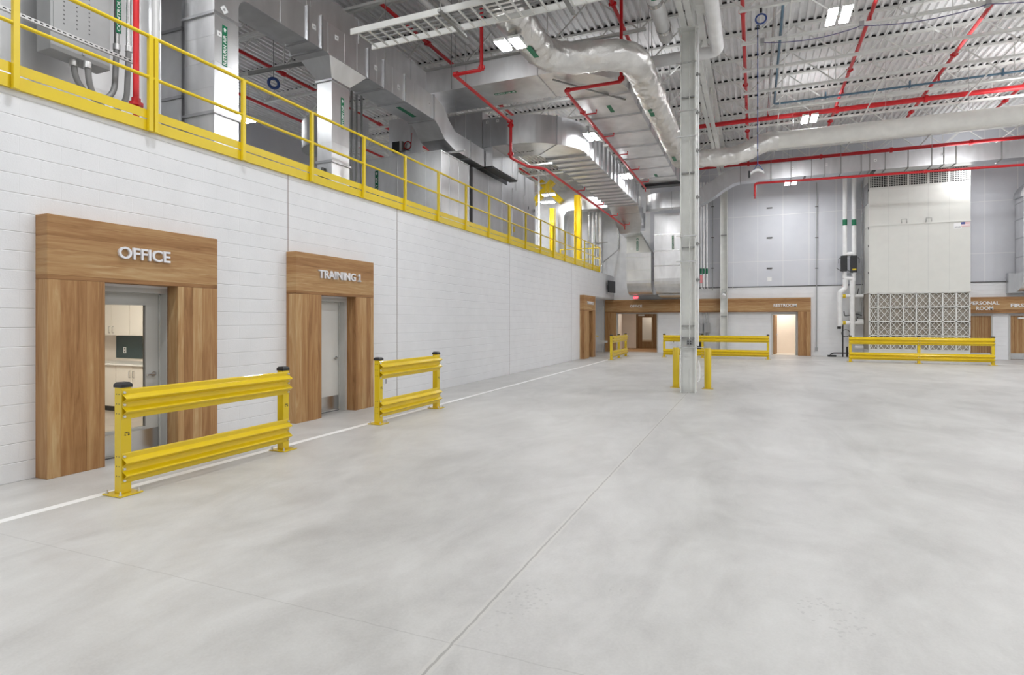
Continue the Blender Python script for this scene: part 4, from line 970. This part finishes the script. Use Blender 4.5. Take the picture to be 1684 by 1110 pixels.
for i in range(4):
    solo(MB().tube([(-8.35 + .2 * i, 30.9, 4.0), (-8.35 + .2 * i, 30.9, 7.6)], .085 if i != 1 else .05, 14), 'steel_pipe', 'steel' if i % 2 == 0 else 'white_pipe', 'upright metal pipe between yellow column and railing corner, %s from the left' % ORD[i], 'pipe', 'upright pipes at the railing corner')
solo(MB().bar((-8.6, 30.78, 5.9), (-7.3, 30.78, 5.93), .04, .04), 'pipe_support', 'dark_steel', 'dark support strut across the upright pipes at the railing corner', 'channel')
solo(MB().tube([(-10.3, 28.2, 4.272), (-10.3, 28.2, 10.0)], .045, 10), 'vertical_pipe', 'white_pipe', 'thin white pole rising past the yellow crane braces', 'pipe')
# ================================================================== MEZZANINE RAILING
r = thing('mezzanine_railing', 'long yellow steel railing with toe board along the mezzanine edge', 'railing', (-7.12, 12, 4.13))
xr = -7.115
k = -4
while True:
    y = 3.59 + 1.4625 * k
    if y > 28.35: break
    z0 = 4.13
    MB().box(xr - .025, xr + .025, y - .03, y + .03, z0 - .012, 5.33).build('post', 'yellow_rail', r, bevel=.004)
    if k in (1, 9, 14): MB().box(xr - .025, xr + .025, y + .045, y + .095, z0 - .012, 5.33).build('post', 'yellow_rail', r, bevel=.004)
    k += 1
MB().box(xr - .025, xr + .025, 28.3, 28.36, 4.118, 5.33).build('post', 'yellow_rail', r)
MB().box(-9.2, -9.14, 28.3, 28.36, 4.272, 5.33).build('post', 'yellow_rail', r)
MB().tube(fillet([(xr, -3, 5.325), (xr, 28.33, 5.325), (-9.17, 28.33, 5.325)], .06), .024, 12).build('top_rail', 'yellow_rail', r)
MB().tube(fillet([(xr, -3, 4.80), (xr, 28.33, 4.80), (-9.17, 28.33, 4.80)], .06), .022, 12).build('mid_rail', 'yellow_rail', r)
MB().box(xr - .032, xr - .026, -3, 28.33, 4.28, 4.39).build('toe_board', 'yellow_rail', r)
MB().box(-9.17, xr - .04, 28.36, 28.366, 4.28, 4.39).build('toe_board', 'yellow_rail', r)

# ================================================================== LAMPS
def bay(x, y, z, label, w=.5, l=.85, hang=0):
    o = thing('high_bay_light', label, 'ceiling light', (x, y, z), 'high bay lights')
    bw = w * .42
    for s in (-1, 1):
        cx = x + s * (w / 2 - bw / 2)
        b = MB().box(cx - bw / 2, cx + bw / 2, y - l / 2, y + l / 2, z, z + .055).build('light_bar', 'white_steel', o)
        MB().box(cx - bw / 2 + .012, cx + bw / 2 - .012, y - l / 2 + .02, y + l / 2 - .02, z - .012, z - .001).build('diffuser', 'lamp_glow', b)
    MB().box(x - w / 2, x + w / 2, y - .06, y + .06, z + .056, z + .11).build('driver_housing', 'grey_box', o)
    if 1:
        for s in (-.3, .3): MB().tube([(x + hang * s, y + (s if not hang else 0), z + .055), (x + hang * s, y + (s if not hang else 0), 10.25)], .004, 6).build('hanger_wire', 'dark_steel', o)
    return o
bay(-4.43, 10.5, 7.12, 'brightly lit high bay light under the silver round duct, largest in view', .52, .46, 1.5)
bay(-4.735, 17.8, 7.48, 'lit high bay light between ribbed duct and long supply duct, nearer one', .37, .8)
bay(-4.735, 23.2, 7.48, 'lit high bay light between ribbed duct and long supply duct, further one', .37, .8)
bay(1.8, 15.4, 8.8, 'lit twin bar high bay light near the upper right of the photo')
bay(1.77, 22.9, 8.8, 'lit twin bar high bay light above the white round duct')
bay(1.5, 29.3, 7.98, 'small looking lit high bay light in front of the grey wall panels', .5, .85, .3)
bay(-17.0, 15.5, 8.95, 'lit high bay light far back on the mezzanine behind the nearest riser')
bay(-9.75, 28.2, 8.15, 'lit high bay light beyond the air handler, upper of two', .66, .4)
bay(-9.6, 27.6, 7.65, 'lit high bay light beyond the air handler, lower of two', .66, .4)
def area(x, y, z, w, e=75):  # unseen lamps: rest of the high bay rows, plus added fill
    la = bpy.data.lights.new('bay_and_fill_lamp', 'AREA'); la.shape = 'RECTANGLE'; la.size = .5; la.size_y = .85; la.energy = e * w; la.color = (.97, .985, 1)
    o = bpy.data.objects.new('bay_and_fill_lamp', la); COL.objects.link(o); o.location = (x, y, z)
def deck_fill(x, y, z, w=1):  # fill light added to brighten the roof deck from below
    la = bpy.data.lights.new('deck_fill_light', 'AREA'); la.shape = 'RECTANGLE'; la.size = 1.8; la.size_y = 1.8; la.energy = 22 * w; la.color = (.97, .985, 1)
    o = bpy.data.objects.new('deck_fill_light', la); COL.objects.link(o); o.location = (x, y, z - .35); o.rotation_euler = (PI, 0, 0)
for x, y in ((1.8, 6.5), (8.3, 7.9), (8.3, 15.4), (8.3, 22.9), (15, 15.4), (8.3, 15.4), (8.3, 22.9), (15, 15.4), (15, 22.9), (-4.76, 17.8), (-4.76, 23.2), (-4.7, 4.4), (8.3, 29.6)): deck_fill(x, y, 8.8 if x > 0 else 8.5)
for x, y in ((1.8, 15.4), (1.77, 22.9), (5.2, 19.1), (5.2, 11.5), (-2.9, 19)): deck_fill(x, y, 9.7, .25)
for y in (-8, -2, 4.4): area(-4.7, y, 8.6, 1)
for y in (-8, 0.4, 7.9): area(1.8, y, 8.8, 1)
for x in (8.3, 15):
    for y in (-8, 0.4, 7.9, 15.4, 22.9, 29.6): area(x, y, 8.8 if y < 29 else 8.2, (1.5 if 15 < y < 29 else 1) if y < 29 else .4)
for y in (-4, 4, 20.5): area(-13, y, 8.6, .6)
area(-9.2, -1.0, 8.9, .9); area(-6.8, 4.0, 9.3, .5); area(-7.6, 8.2, 9.6, .5); area(-16.5, 14, 8.8, .5); area(-8.6, 25.5, 9.3, .8); area(-7.2, 27.5, 9.2, .9); area(-12.6, 29.2, 9.2, 1.0)  # fill lamps added to brighten the mezzanine plant and far wall

# ================================================================== CABLE TRAY
zt = 7.05
r = thing('cable_tray', 'white ladder cable tray hanging across the upper left of the hall', 'cable tray', (-4.2, 9.2, zt))
for y in (8.85, 9.5): MB().box(-6.98, -1.75, y, y + .03, zt, zt + .11).build('side_rail', 'white_steel', r)
x = -6.85
while x < -1.8:
    MB().box(x, x + .03, 8.88, 9.5, zt + .005, zt + .03).build('rung', 'white_steel', r); x += .235
for x in (-5.0, -2.9):
    MB().box(x - .03, x + .03, 8.7, 9.7, zt - .05, zt - .004).build('trapeze_bar', 'dark_steel', r)
    for y in (8.75, 9.65): MB().tube([(x, y, zt - .04), (x, y, 10.25)], .007, 6).build('hanger_rod', 'dark_steel', r)
for i in range(3):
    solo(MB().tube([(-6.9, 9.0 + .13 * i, zt + .052), (-1.8, 9.0 + .13 * i, zt + .052)], .02, 8), 'tray_cable', 'conduit_grey', 'grey cable lying in the ladder tray, %s from the front' % ORD[i], 'cable', 'cables in the tray')

for i, x in enumerate((-7.5, -7.05, -6.55)):
    solo(MB().tube([(x, 5, 9.55), (x, 14.6, 9.55)], .085 if i < 2 else .065, 14), 'overhead_pipe', 'white_pipe', 'white pipe running away under the roof above the cable tray, %s from the left' % ORD[i], 'pipe', 'white pipes above the tray')
# white pipes near the column head
r = thing('insulated_pipe', 'white insulated pipe with steel bands ending in a cap left of the column head', 'pipe', (-2.0, 10, 8.7))
MB().tube([(-2.02, 6.5, 8.7), (-2.02, 14.7, 8.7), (-2.02, 14.78, 8.7)], [.165, .165, .12], 24).build('pipe', 'white_pipe', r)
for y in (11.2, 12.9, 14.2):
    MB().tube([(-2.02, y - .07, 8.7), (-2.02, y + .07, 8.7)], .178, 24).build('steel_band', 'steel', r)
    MB().tube([(-2.02, y, 8.87), (-2.02, y, 10.25)], .007, 6).build('hanger_rod', 'dark_steel', r)
sticker(r, 'RWL', (-1.98, 12.5, 8.533), (0, -1, 0), (1, 0, 0), .22, .12, False)
r = thing('insulated_pipe', 'thick white elbow pipe passing behind the head of the tall column', 'pipe', (-.85, 10, 8.5))
MB().tube(fillet([(-.85, 5, 8.45), (-.85, 15.4, 8.45), (-2.9, 15.4, 8.45)], .3, 10), .15, 24).build('pipe', 'white_pipe', r)
MB().box(-1.22, -.95, 13.4, 13.8, 8.66, 8.95).build('hanger_block', 'white_steel', r)

# blue air line and conduit under the roof
r = thing('air_line', 'blue compressed air pipe running under the roof and turning right', 'pipe', (.64, 15, 9.25))
MB().tube(fillet([(.62, 8, 9.25), (.62, 22.2, 9.25), (14, 22.2, 9.3)], .12), .035, 10).build('pipe', 'blue_pipe', r)
for x in (2.2, 4.6, 7): MB().box(x - .02, x + .02, 22.15, 22.25, 9.2, 9.42).build('clamp', 'blue_pipe', r)
solo(MB().tube([(.45, 8, 9.28), (.45, 29, 9.28)], .04, 10), 'steel_conduit', 'steel', 'grey steel conduit running beside the blue air line', 'conduit')

# tether with coil and festoon cable
r = thing('hanging_tether', 'blue hanging tether with coil on top and a handle bar at the bottom', 'tether', (.13, 14.92, 5.2))
yt = 14.92
MB().tube([(.13, yt, 9.08), (.13, yt, 8.98)], .03, 8).build('hook', 'black', r)
MB().ring((.13, yt, 8.83), (0, 1, 0), .115, .02, 26, 8).build('coil', 'blue_cord', r)
m = MB().tube([(.06, yt, 8.72), (.06, yt, 5.42)], .010, 8)
m.build('cord', 'blue_cord', r)
MB().ring((.06, yt, 8.64), (0, 1, 0), .045, .008, 16, 6).build('ring', 'black', r)
for z in (8.4, 7.9, 7.3, 6.7, 6.1, 5.7): MB().tube([(.06, yt, z), (.06, yt, z + .06)], .014, 8).build('cable_tie', 'black', r)
MB().tube([(.06, yt, 5.42), (-.04, yt, 5.24)], .009, 6).tube([(.06, yt, 5.42), (.17, yt, 5.26)], .009, 6).build('bridle', 'blue_cord', r)
MB().loft([[Vector((-.10 + .30 * i / 8, yt - .05, 5.17 + .07 * math.sin(PI * i / 8))), Vector((-.10 + .30 * i / 8, yt + .05, 5.17 + .07 * math.sin(PI * i / 8))), Vector((-.10 + .30 * i / 8, yt + .05, 5.21 + .08 * math.sin(PI * i / 8))), Vector((-.10 + .30 * i / 8, yt - .05, 5.21 + .08 * math.sin(PI * i / 8)))] for i in range(9)]).build('handle_bar', 'white_pipe', r)
MB().box(-.15, -.10, yt - .04, yt + .04, 5.1, 5.26).build('control_box', 'black', r)
r = thing('festoon_cable', 'purple cable looping along the underside of a roof joist at upper right', 'cable', (4, 16.75, 9.05))
yj = 29.56 - 1.83 * 7; xs = [.18, 2.45, 5.0, 7.8]; pts = []
for a, b in zip(xs, xs[1:]):
    for i in range(10): t_ = i / 10; pts.append((a + (b - a) * t_, yj - .07, 9.04 - .32 * t_ * (1 - t_) * 1.6))
pts.append((xs[-1], yj - .07, 9.04)); MB().tube(pts, .012, 6).build('cable', 'purple_cord', r)
for x in xs: MB().box(x - .05, x + .05, yj - .08, yj + .07, 9.02, 9.16).build('clip', 'grey_box', r)

# ================================================================== BEIGE AIR UNIT
ux0, ux1, uy = 4.72, 8.43, 30.2
r = thing('air_unit', 'tall beige air unit with top grille and diamond filter grid against the back wall', 'air unit', ((ux0 + ux1) / 2, 31, 0))
MB().box(ux0, ux1, uy, YB - .01, 2.98, 5.93).build('middle_casing', 'unit_beige', r)
MB().box(ux0 - .02, ux1 + .02, uy - .02, YB - .01, 5.93, 5.97).box(ux0 - .02, ux1 + .02, uy - .02, YB - .01, 2.94, 2.985).build('joint_ledge', 'unit_beige', r)
up = MB().box(ux0, ux1, uy, YB - .01, 5.97, 7.66).box(ux0, ux1, uy + .3, YB - .01, 7.66, 8.4).build('upper_casing', 'unit_beige', r)
MB().box(ux0 + .05, ux1 - .05, uy + .2, uy + .298, 7.66, 8.3).build('grille_back', 'black', r)
gm = MB().box(ux0, ux1, uy, uy + .03, 8.28, 8.4)
for i in range(6):
    x = ux0 + (ux1 - ux0) * i / 5; gm.box(max(ux0, x - .04), min(ux1, x + .04), uy, uy + .03, 7.66, 8.3)
gm.build('grille_frame', 'unit_beige', r)
gb = MB(); n = 40
for i in range(1, n): x = ux0 + (ux1 - ux0) * i / n; gb.box(x - .009, x + .009, uy + .005, uy + .025, 7.66, 8.3)
for i in range(1, 8): z = 7.66 + .08 * i; gb.box(ux0, ux1, uy + .005, uy + .02, z - .009, z + .009)
gb.build('grille_bars', 'unit_beige', r)
for z0_, z1_ in ((3.0, 5.92), (5.98, 7.65)):
    sm = MB()
    for f in (.2, .4, .595, .8): x = ux0 + (ux1 - ux0) * f; sm.box(x - .004, x + .004, uy - .002, uy, z0_, z1_)
    sm.build('panel_seam', 'door_grey', r)
for x in (6.05, 6.95): MB().tube([(x - .1, uy, 6.0), (x - .1, uy - .04, 6.0), (x - .1, uy - .04, 6.16), (x + .1, uy - .04, 6.16), (x + .1, uy - .04, 6.0), (x + .1, uy, 6.0)], .01, 6).build('lift_handle', 'dark_steel', r)
# filter section
MB().box(ux0, ux1, uy + .12, YB - .01, .40, 2.94).build('filter_media', 'filter_media', r)
MB().box(ux0, ux1, uy + .02, YB - .01, 0, .40).build('base', 'unit_beige', r)
fr = MB(); cols, rows = 8, 4; za, zb = .42, 2.92; xs = [ux0 + .02 + (ux1 - ux0 - .04) * (max(0, i - .3)) / (cols - .3) for i in range(cols + 1)]; xs[0] = ux0 + .02
for x in xs: fr.box(x - .022, x + .022, uy, uy + .119, za, zb)
for i in range(rows + 1): z = za + (zb - za) * i / rows; fr.box(ux0, ux1, uy, uy + .119, z - .022, z + .022)
fr.build('filter_frame', 'white_steel', r)
fh = (zb - za) / rows
for i in range(cols):
    for k in range(rows):
        a, b, c, d_ = xs[i], xs[i + 1], za + fh * k, za + fh * (k + 1); mx_, mz = (a + b) / 2, (c + d_) / 2; y = uy + .05
        MB().bar((a, y, c), (b, y, d_), .020, .028, (0, 1, 0)).bar((a, y, d_), (b, y, c), .020, .028, (0, 1, 0)).bar((a, y, mz), (b, y, mz), .008, .012, (0, 1, 0)) \
            .bar((a, y, mz), (mx_, y, d_), .015, .022, (0, 1, 0)).bar((mx_, y, d_), (b, y, mz), .015, .022, (0, 1, 0)).bar((a, y, mz), (mx_, y, c), .015, .022, (0, 1, 0)).bar((mx_, y, c), (b, y, mz), .015, .022, (0, 1, 0)).build('filter_guard', 'white_steel', r)
# maker plate with flag
c = atY(1575, 371.5, uy); c2 = atY(1588, 368.5, uy)
pl = MB().box(c.x - .14, c.x + .14, uy - .004, uy, c.z - .12, c.z + .12).build('maker_plate', 'white_print', r)
lettering('APPLIED', pl, (c.x, uy - .004, c.z - .05), (1, 0, 0), (0, 0, 1), .22, .05, .001, 'dark_grey', 'plate_text')
fl = MB()
for i in range(7): fl.box(c2.x - .16, c2.x + .16, uy - .006 if i % 2 == 0 else uy - .005, uy - .001, c2.z - .09 + .026 * i, c2.z - .09 + .026 * (i + 1))
fg = fl.build('flag_sticker', 'flag_pale_red', r)
MB().box(c2.x - .16, c2.x - .02, uy - .008, uy - .006, c2.z, c2.z + .092).build('flag_canton', 'flag_blue', fg)
fw = MB()
for i in (1, 3, 5): fw.box(c2.x - .16, c2.x + .16, uy - .0064, uy - .0055, c2.z - .09 + .026 * i, c2.z - .09 + .026 * (i + 1))
fw.build('flag_stripes', 'white_print', fg)
for z in (7.5, 5.8, 5.0, 3.8): MB().box(ux0 - .03, ux0 - .001, uy + .02, uy + .06, z, z + .1).build('hinge', 'black', r)
MB().box(ux0 - .04, ux0 - .001, uy + .2, uy + 1.2, 7.0, 7.9).build('side_hood', 'grey_box', r)

# ================================================================== WHITE PIPEWORK LEFT OF THE UNIT
yp = 31.2
def Q(px, py, y=yp): return atY(px, py, y)
r = thing('chilled_water_pipes', 'white pipe assembly with two black valves left of the beige air unit', 'pipework', tuple(Q(1400, 584)))
def wp(pts, rad, name='pipe', mat='white_pipe', f=.16): return MB().tube(fillet(pts, f, 5), rad, 16).build(name, mat, r)
for px in (1389.5, 1404.5):
    a = wp([Q(px, 292), Q(px, 420)], .095)
    b = Q(px, 366); MB().tube([b - Vector((0, 0, .14)), b + Vector((0, 0, .14))], .099, 16).build('pipe_marker', 'green', a, 'green marker band')
wp([Q(1390, 418), Q(1407, 417)], .09)
for px, y0, y1 in ((1387.5, 421, 446), (1403.5, 421, 448)):
    a, b = Q(px, y0), Q(px, y1)
    v = MB().box(a.x - .13, a.x + .13, yp - .17, yp + .1, b.z, a.z).build('control_valve', 'black', r, bevel=.01)
    MB().tube(fillet([(a.x + (.13 if px > 1395 else -.13), yp - .1, a.z - .1), (a.x + (.22 if px > 1395 else -.22), yp - .1, a.z - .1), (a.x + (.22 if px > 1395 else -.22), yp - .1, a.z - .35)], .05), .012, 6).build('valve_cable', 'black', v)
    MB().bar((a.x - .05, yp - .12, b.z - .04), (a.x - .32, yp - .2, b.z + .14), .03, .02).build('valve_lever', 'black', v)
a = Q(1404, 444); MB().box(a.x - .08, a.x + .08, yp - .175, yp - .17, a.z - .02, a.z + .05).build('warning_label', 'yellow', r)
wp([Q(1389, 447), Q(1389, 458)], .09); wp([Q(1404, 447), Q(1404, 462)], .09)
wp([Q(1388, 457.5), Q(1406, 457.5)], .085)
wp([Q(1390, 459), Q(1390, 475), Q(1381, 480), Q(1381, 536)], .11, f=.3)
wp([Q(1402, 461), Q(1402, 556)], .115)
wp([Q(1384, 486.5), Q(1420, 486.5)], .075); wp([Q(1384, 531), Q(1420, 531)], .085); wp([Q(1406, 571), Q(1420, 571)], .07)
wp([Q(1410, 527), Q(1420, 527)], .05)
for px, py in ((1385, 487), (1385, 531)):
    a = Q(px, py); MB().tube([a + Vector((.02, 0, 0)), a + Vector((.14, 0, 0))], .09, 12).build('pipe_band', 'yellow', r)
for px, py, dx, dy in ((1410, 484, 2, -10), (1408, 529, 3, -8)):
    MB().bar(Q(px, py), Q(px + dx, py + dy), .03, .02).build('valve_lever', 'black', r)
a, b = Q(1380, 537), Q(1380, 541); MB().tube([a, b], .08, 12).build('drain_cap', 'black', r)
MB().tube(fillet([Q(1386, 532), Q(1386, 588)], .1), .03, 8).tube(fillet([Q(1365, 583), Q(1370, 580.5), Q(1396, 580.5)], .06), .03, 8).tube([Q(1393, 570), Q(1393, 587)], .04, 8).build('drain_line', 'black', r)
a = Q(1368, 585); MB().box(a.x - .18, a.x + .18, yp - .1, yp + .1, .001, .08).build('rubber_foot', 'black', r)
MB().ring(Q(1391, 548), (0, 1, 0), .17, .015, 20, 6).build('cable_loop', 'black', r)
MB().tube(fillet([Q(1388, 512), Q(1389, 520), Q(1410, 516), Q(1417, 519)], .08), .02, 8).build('cable', 'black', r)
a = Q(1414, 518); MB().box(a.x - .12, a.x + .12, yp + .1, yp + .25, a.z - .15, a.z + .15).build('junction_box', 'grey_box', r)
MB().tube([Q(1417, 300, 31.55), Q(1417, 516, 31.55)], .018, 8).tube([Q(1390, 451, 31.55), Q(1417, 451, 31.55)], .018, 8).build('conduit', 'steel', r)

# ================================================================== OTHER THINGS AT THE BACK WALL
for i, px in enumerate((1152.6, 1157.2, 1162.4)):
    o = thing('wall_pipe', 'white upright pipe on the back wall right of the tall column, %s from the left' % ORD[i], 'pipe', tuple(atY(px, 473, 31.45)), 'white wall pipes')
    MB().tube([atY(px, 300, 31.45), atY(px, 472, 31.45)], .048, 12).build('pipe', 'white_pipe', o)
    a = atY(px, 446, 31.45); MB().tube([a - Vector((0, 0, .14)), a + Vector((0, 0, .14))], .05, 12).build('pipe_marker', 'green', o, 'green marker band')
    a = atY(px, 472, 31.45); MB().tube([a, a + Vector((.09, 0, -.12))], .025, 8).build('valve', 'steel', o)
a = atY(1153, 459, 31.3); solo(MB().box(a.x - .06, a.x + .06, 31.36, 31.38, a.z - .2, a.z + .2), 'hanging_tag', 'pink_tag', 'pink paper tag hanging on the first white wall pipe', 'tag')
r = thing('switch_box', 'grey electrical boxes with conduits on the back wall above the guard rail', 'electrical box', tuple(atY(1158, 562, 31.6)))
a, b = atY(1146, 532, 31.6), atY(1156, 548, 31.6); MB().box(a.x, b.x, 31.45, 31.69, b.z, a.z).build('box', 'grey_box', r)
a, b = atY(1158, 531, 31.6), atY(1168, 547, 31.6); MB().box(a.x, b.x, 31.45, 31.69, b.z, a.z).build('box', 'grey_box', r)
for px in (1150, 1156, 1161, 1165):
    MB().tube([atY(px, 514, 31.6), atY(px, 533, 31.6)], .02, 8).tube([atY(px, 546, 31.6), atY(px, 556, 31.6)], .02, 8).build('conduit', 'steel', r)
a, b = atY(1145, 562, 31.3), atY(1157, 573, 31.3)
r = thing('floor_cabinet', 'black low equipment cabinet behind the guard rail beside the tall column', 'cabinet', ((a.x + b.x) / 2, 31.4, 0))
MB().box(a.x - .1, b.x, 31.1, 31.6, .35, a.z).build('body', 'black', r); MB().box(a.x - .1, a.x - .06, 31.1, 31.6, 0, .35).box(b.x - .04, b.x, 31.1, 31.6, 0, .35).build('leg', 'dark_grey', r)
r = thing('wall_outlet', 'white socket box low on the back wall behind the guard rail', 'outlet', tuple(atY(1108, 563, 31.65)))
a = atY(1108, 563, 31.65); MB().box(a.x - .1, a.x + .1, 31.62, 31.69, a.z - .05, a.z + .08).build('cover', 'white_print', r); MB().box(a.x - .02, a.x + .02, 31.615, 31.62, a.z, a.z + .05).build('socket', 'black', r)
for px, nm in ((1343, 'right of the restroom header'), (1171.8, 'right of the white wall pipes')):
    o = thing('wall_conduit', 'thin grey conduit with clamps up the back wall panels, ' + nm, 'conduit', tuple(atY(px, 575, 31.62)), 'wall conduits')
    yb0 = 575 if px > 1300 else 478
    MB().tube([atY(px, 300, 31.62), atY(px, yb0, 31.62)], .022, 8).build('conduit', 'grey_box' , o)
    for py in (340, 391, 441):
        a = atY(px, py, 31.62); MB().box(a.x - .07, a.x + .07, 31.57, 31.6, a.z - .02, a.z + .02).build('clamp', 'dark_grey', o)
    if px > 1300:
        a = atY(px, 574, 31.62); MB().box(a.x - .05, a.x + .05, 31.6, 31.69, a.z - .08, a.z + .08).build('outlet_box', 'grey_box', o)
for i, (px, py) in enumerate(((1265.5, 342), (1265.5, 391), (1265.5, 441))):
    a = atY(px, py, YB); solo(MB().box(a.x - .13, a.x + .13, YB - .01, YB + .03, a.z - .03, a.z + .03), 'vent_slot', 'dark_grey', 'small dark slot in the grey wall panels above RESTROOM, %s from the top' % ORD[i], 'vent', 'vent slots in the wall panels')
a = atY(1265.5, 459, YB); solo(MB().box(a.x - .1, a.x + .1, YB + .015, YB + .03, a.z - .1, a.z + .1), 'patch_plate', 'white_print', 'small white square plate on the grey panels under the dark slots', 'plate')
solo(MB().tube(fillet([atY(1205, 472, 31.6), atY(1206, 476, 31.6), atY(1222, 475, 31.6)], .05), .015, 8), 'wall_conduit', 'white_steel', 'small bent white conduit above the wood header on the back wall', 'conduit')
# exit sign
a = atY(1046, 489.5, YB - .6)
r = thing('exit_sign', 'small glowing red EXIT sign above the far OFFICE header', 'sign', tuple(a))
MB().box(a.x - .16, a.x + .16, YB - .64, YB - .56, a.z - .09, a.z + .09).build('housing', 'white_pipe', r)
MB().box(a.x - .15, a.x + .15, YB - .646, YB - .641, a.z - .08, a.z + .08).build('face', 'pink_tag', r)
lettering('EXIT', r, (a.x, YB - .647, a.z), (1, 0, 0), (0, 0, 1), .25, .11, .003, 'exit_red', label='red glowing letters reading EXIT')
MB().box(a.x - .12, a.x + .12, YB - .62, YB - .58, a.z + .09, 3.058).build('mount', 'white_pipe', r)
# monitor on the wall over the recess
a = atX(1000, 472, XW); 
r = thing('wall_monitor', 'black flat monitor on the white wall above the far wood surround', 'monitor', (XW, a.y, a.z))
mo = MB().bar((XW + .14, a.y - .55, a.z), (XW + .26, a.y + .45, a.z), .05, .62).build('screen', 'black', r)
MB().box(XW, XW + .16, a.y - .1, a.y + .1, a.z - .12, a.z + .12).build('wall_mount', 'dark_grey', r)
# conduit on the far wall over the recess
solo(MB().tube(fillet([(-7.45, 30.0, 4.2), (-7.45, 30.0, 4.7), (-6.9, YB - .1, 5.6), (-6.9, YB - .1, 8.2)], .2), .03, 8), 'wall_conduit', 'steel', 'bent steel conduit rising above the white wall beyond the railing', 'conduit')
solo(MB().tube(fillet([(-7.6, 28.3, .95), (-7.3, 28.3, .95), (-7.25, 28.5, .92)], .08), .025, 10), 'hand_rail', 'yellow', 'short yellow handrail end in the recess beside the far surround', 'handrail')
solo(MB().box(-7.65, -7.61, YB - .6, YB - .55, 0.0, 2.5).box(-7.9, -7.4, YB - .62, YB - .53, .5, .62), 'recess_fixture', 'white_steel', 'white conduit and fixture in the recess beside the far surround', 'conduit')
# small boxes on the block wall
for nm, px, py in (('small white socket plate behind the second guard rail', 634, 627), ('tiny grey plate left of the far wood surround', 955, 574)):
    a = atX(px, py, XW); o = thing('wall_outlet', nm, 'outlet', tuple(a), 'plates on the block wall')
    MB().box(XW, XW + .012, a.y - .06, a.y + .06, a.z - .08, a.z + .08).build('cover', 'grey_box' if px > 700 else 'white_print', o); MB().box(XW + .012, XW + .014, a.y - .03, a.y + .03, a.z - .05, a.z + .05).build('socket', 'grey_box', o)
# duct at right edge
t = thing('wall_duct', 'silver duct coming down the back wall at the right edge above FIRST AID', 'duct', (10.7, 31, 3.2))
MB().box(10.35, 11.6, 30.6, 31.4, 3.7, 6.9).build('duct_section', 'galv', t)
secs = []
for i in range(9):
    a = PI - PI / 2 * i / 8; c, s = math.cos(a), math.sin(a)
    secs.append([Vector((11.0 + .1 * c, 30.6, 6.9 + .1 * s)), Vector((11.0 + .75 * c, 30.6, 6.9 + .75 * s)), Vector((11.0 + .75 * c, 31.4, 6.9 + .75 * s)), Vector((11.0 + .1 * c, 31.4, 6.9 + .1 * s))])
MB().loft(secs).build('elbow', 'galv_dark', t)
secs = []
for i in range(9):
    a = (PI / 2) * i / 8
    secs.append([Vector((10.35, 31.4 - .8 * math.cos(a), 3.7 - .75 * math.sin(a))), Vector((11.6, 31.4 - .8 * math.cos(a), 3.7 - .75 * math.sin(a))), Vector((11.6, 31.4, 3.7)), Vector((10.35, 31.4, 3.7))])
MB().loft(secs, caps=False).build('bottom_elbow', 'galv', t)
MB().box(10.1, 11.8, 31.4, YB - .01, 2.9, 3.75).build('wall_sleeve', 'galv_dark', t)
for z in (4.4, 5.2, 6.0, 6.7): flange(t, rect('z', z, 10.35, 11.6, 30.6, 31.4), .02)

# ================================================================== WORLD, LOOK
w = bpy.data.worlds.new('world'); S.world = w; w.use_nodes = True
w.node_tree.nodes['Background'].inputs[0].default_value = (.8, .85, .9, 1); w.node_tree.nodes['Background'].inputs[1].default_value = .3
S.view_settings.view_transform = 'Standard'; S.view_settings.look = 'None'; S.view_settings.gamma = 1; S.view_settings.use_curve_mapping = False
S.view_settings.exposure = 1.1
S.cycles.max_bounces = 10; S.cycles.diffuse_bounces = 7; S.cycles.glossy_bounces = 5; S.cycles.transmission_bounces = 6
S.cycles.caustics_reflective = False; S.cycles.caustics_refractive = False; S.cycles.sample_clamp_indirect = 8
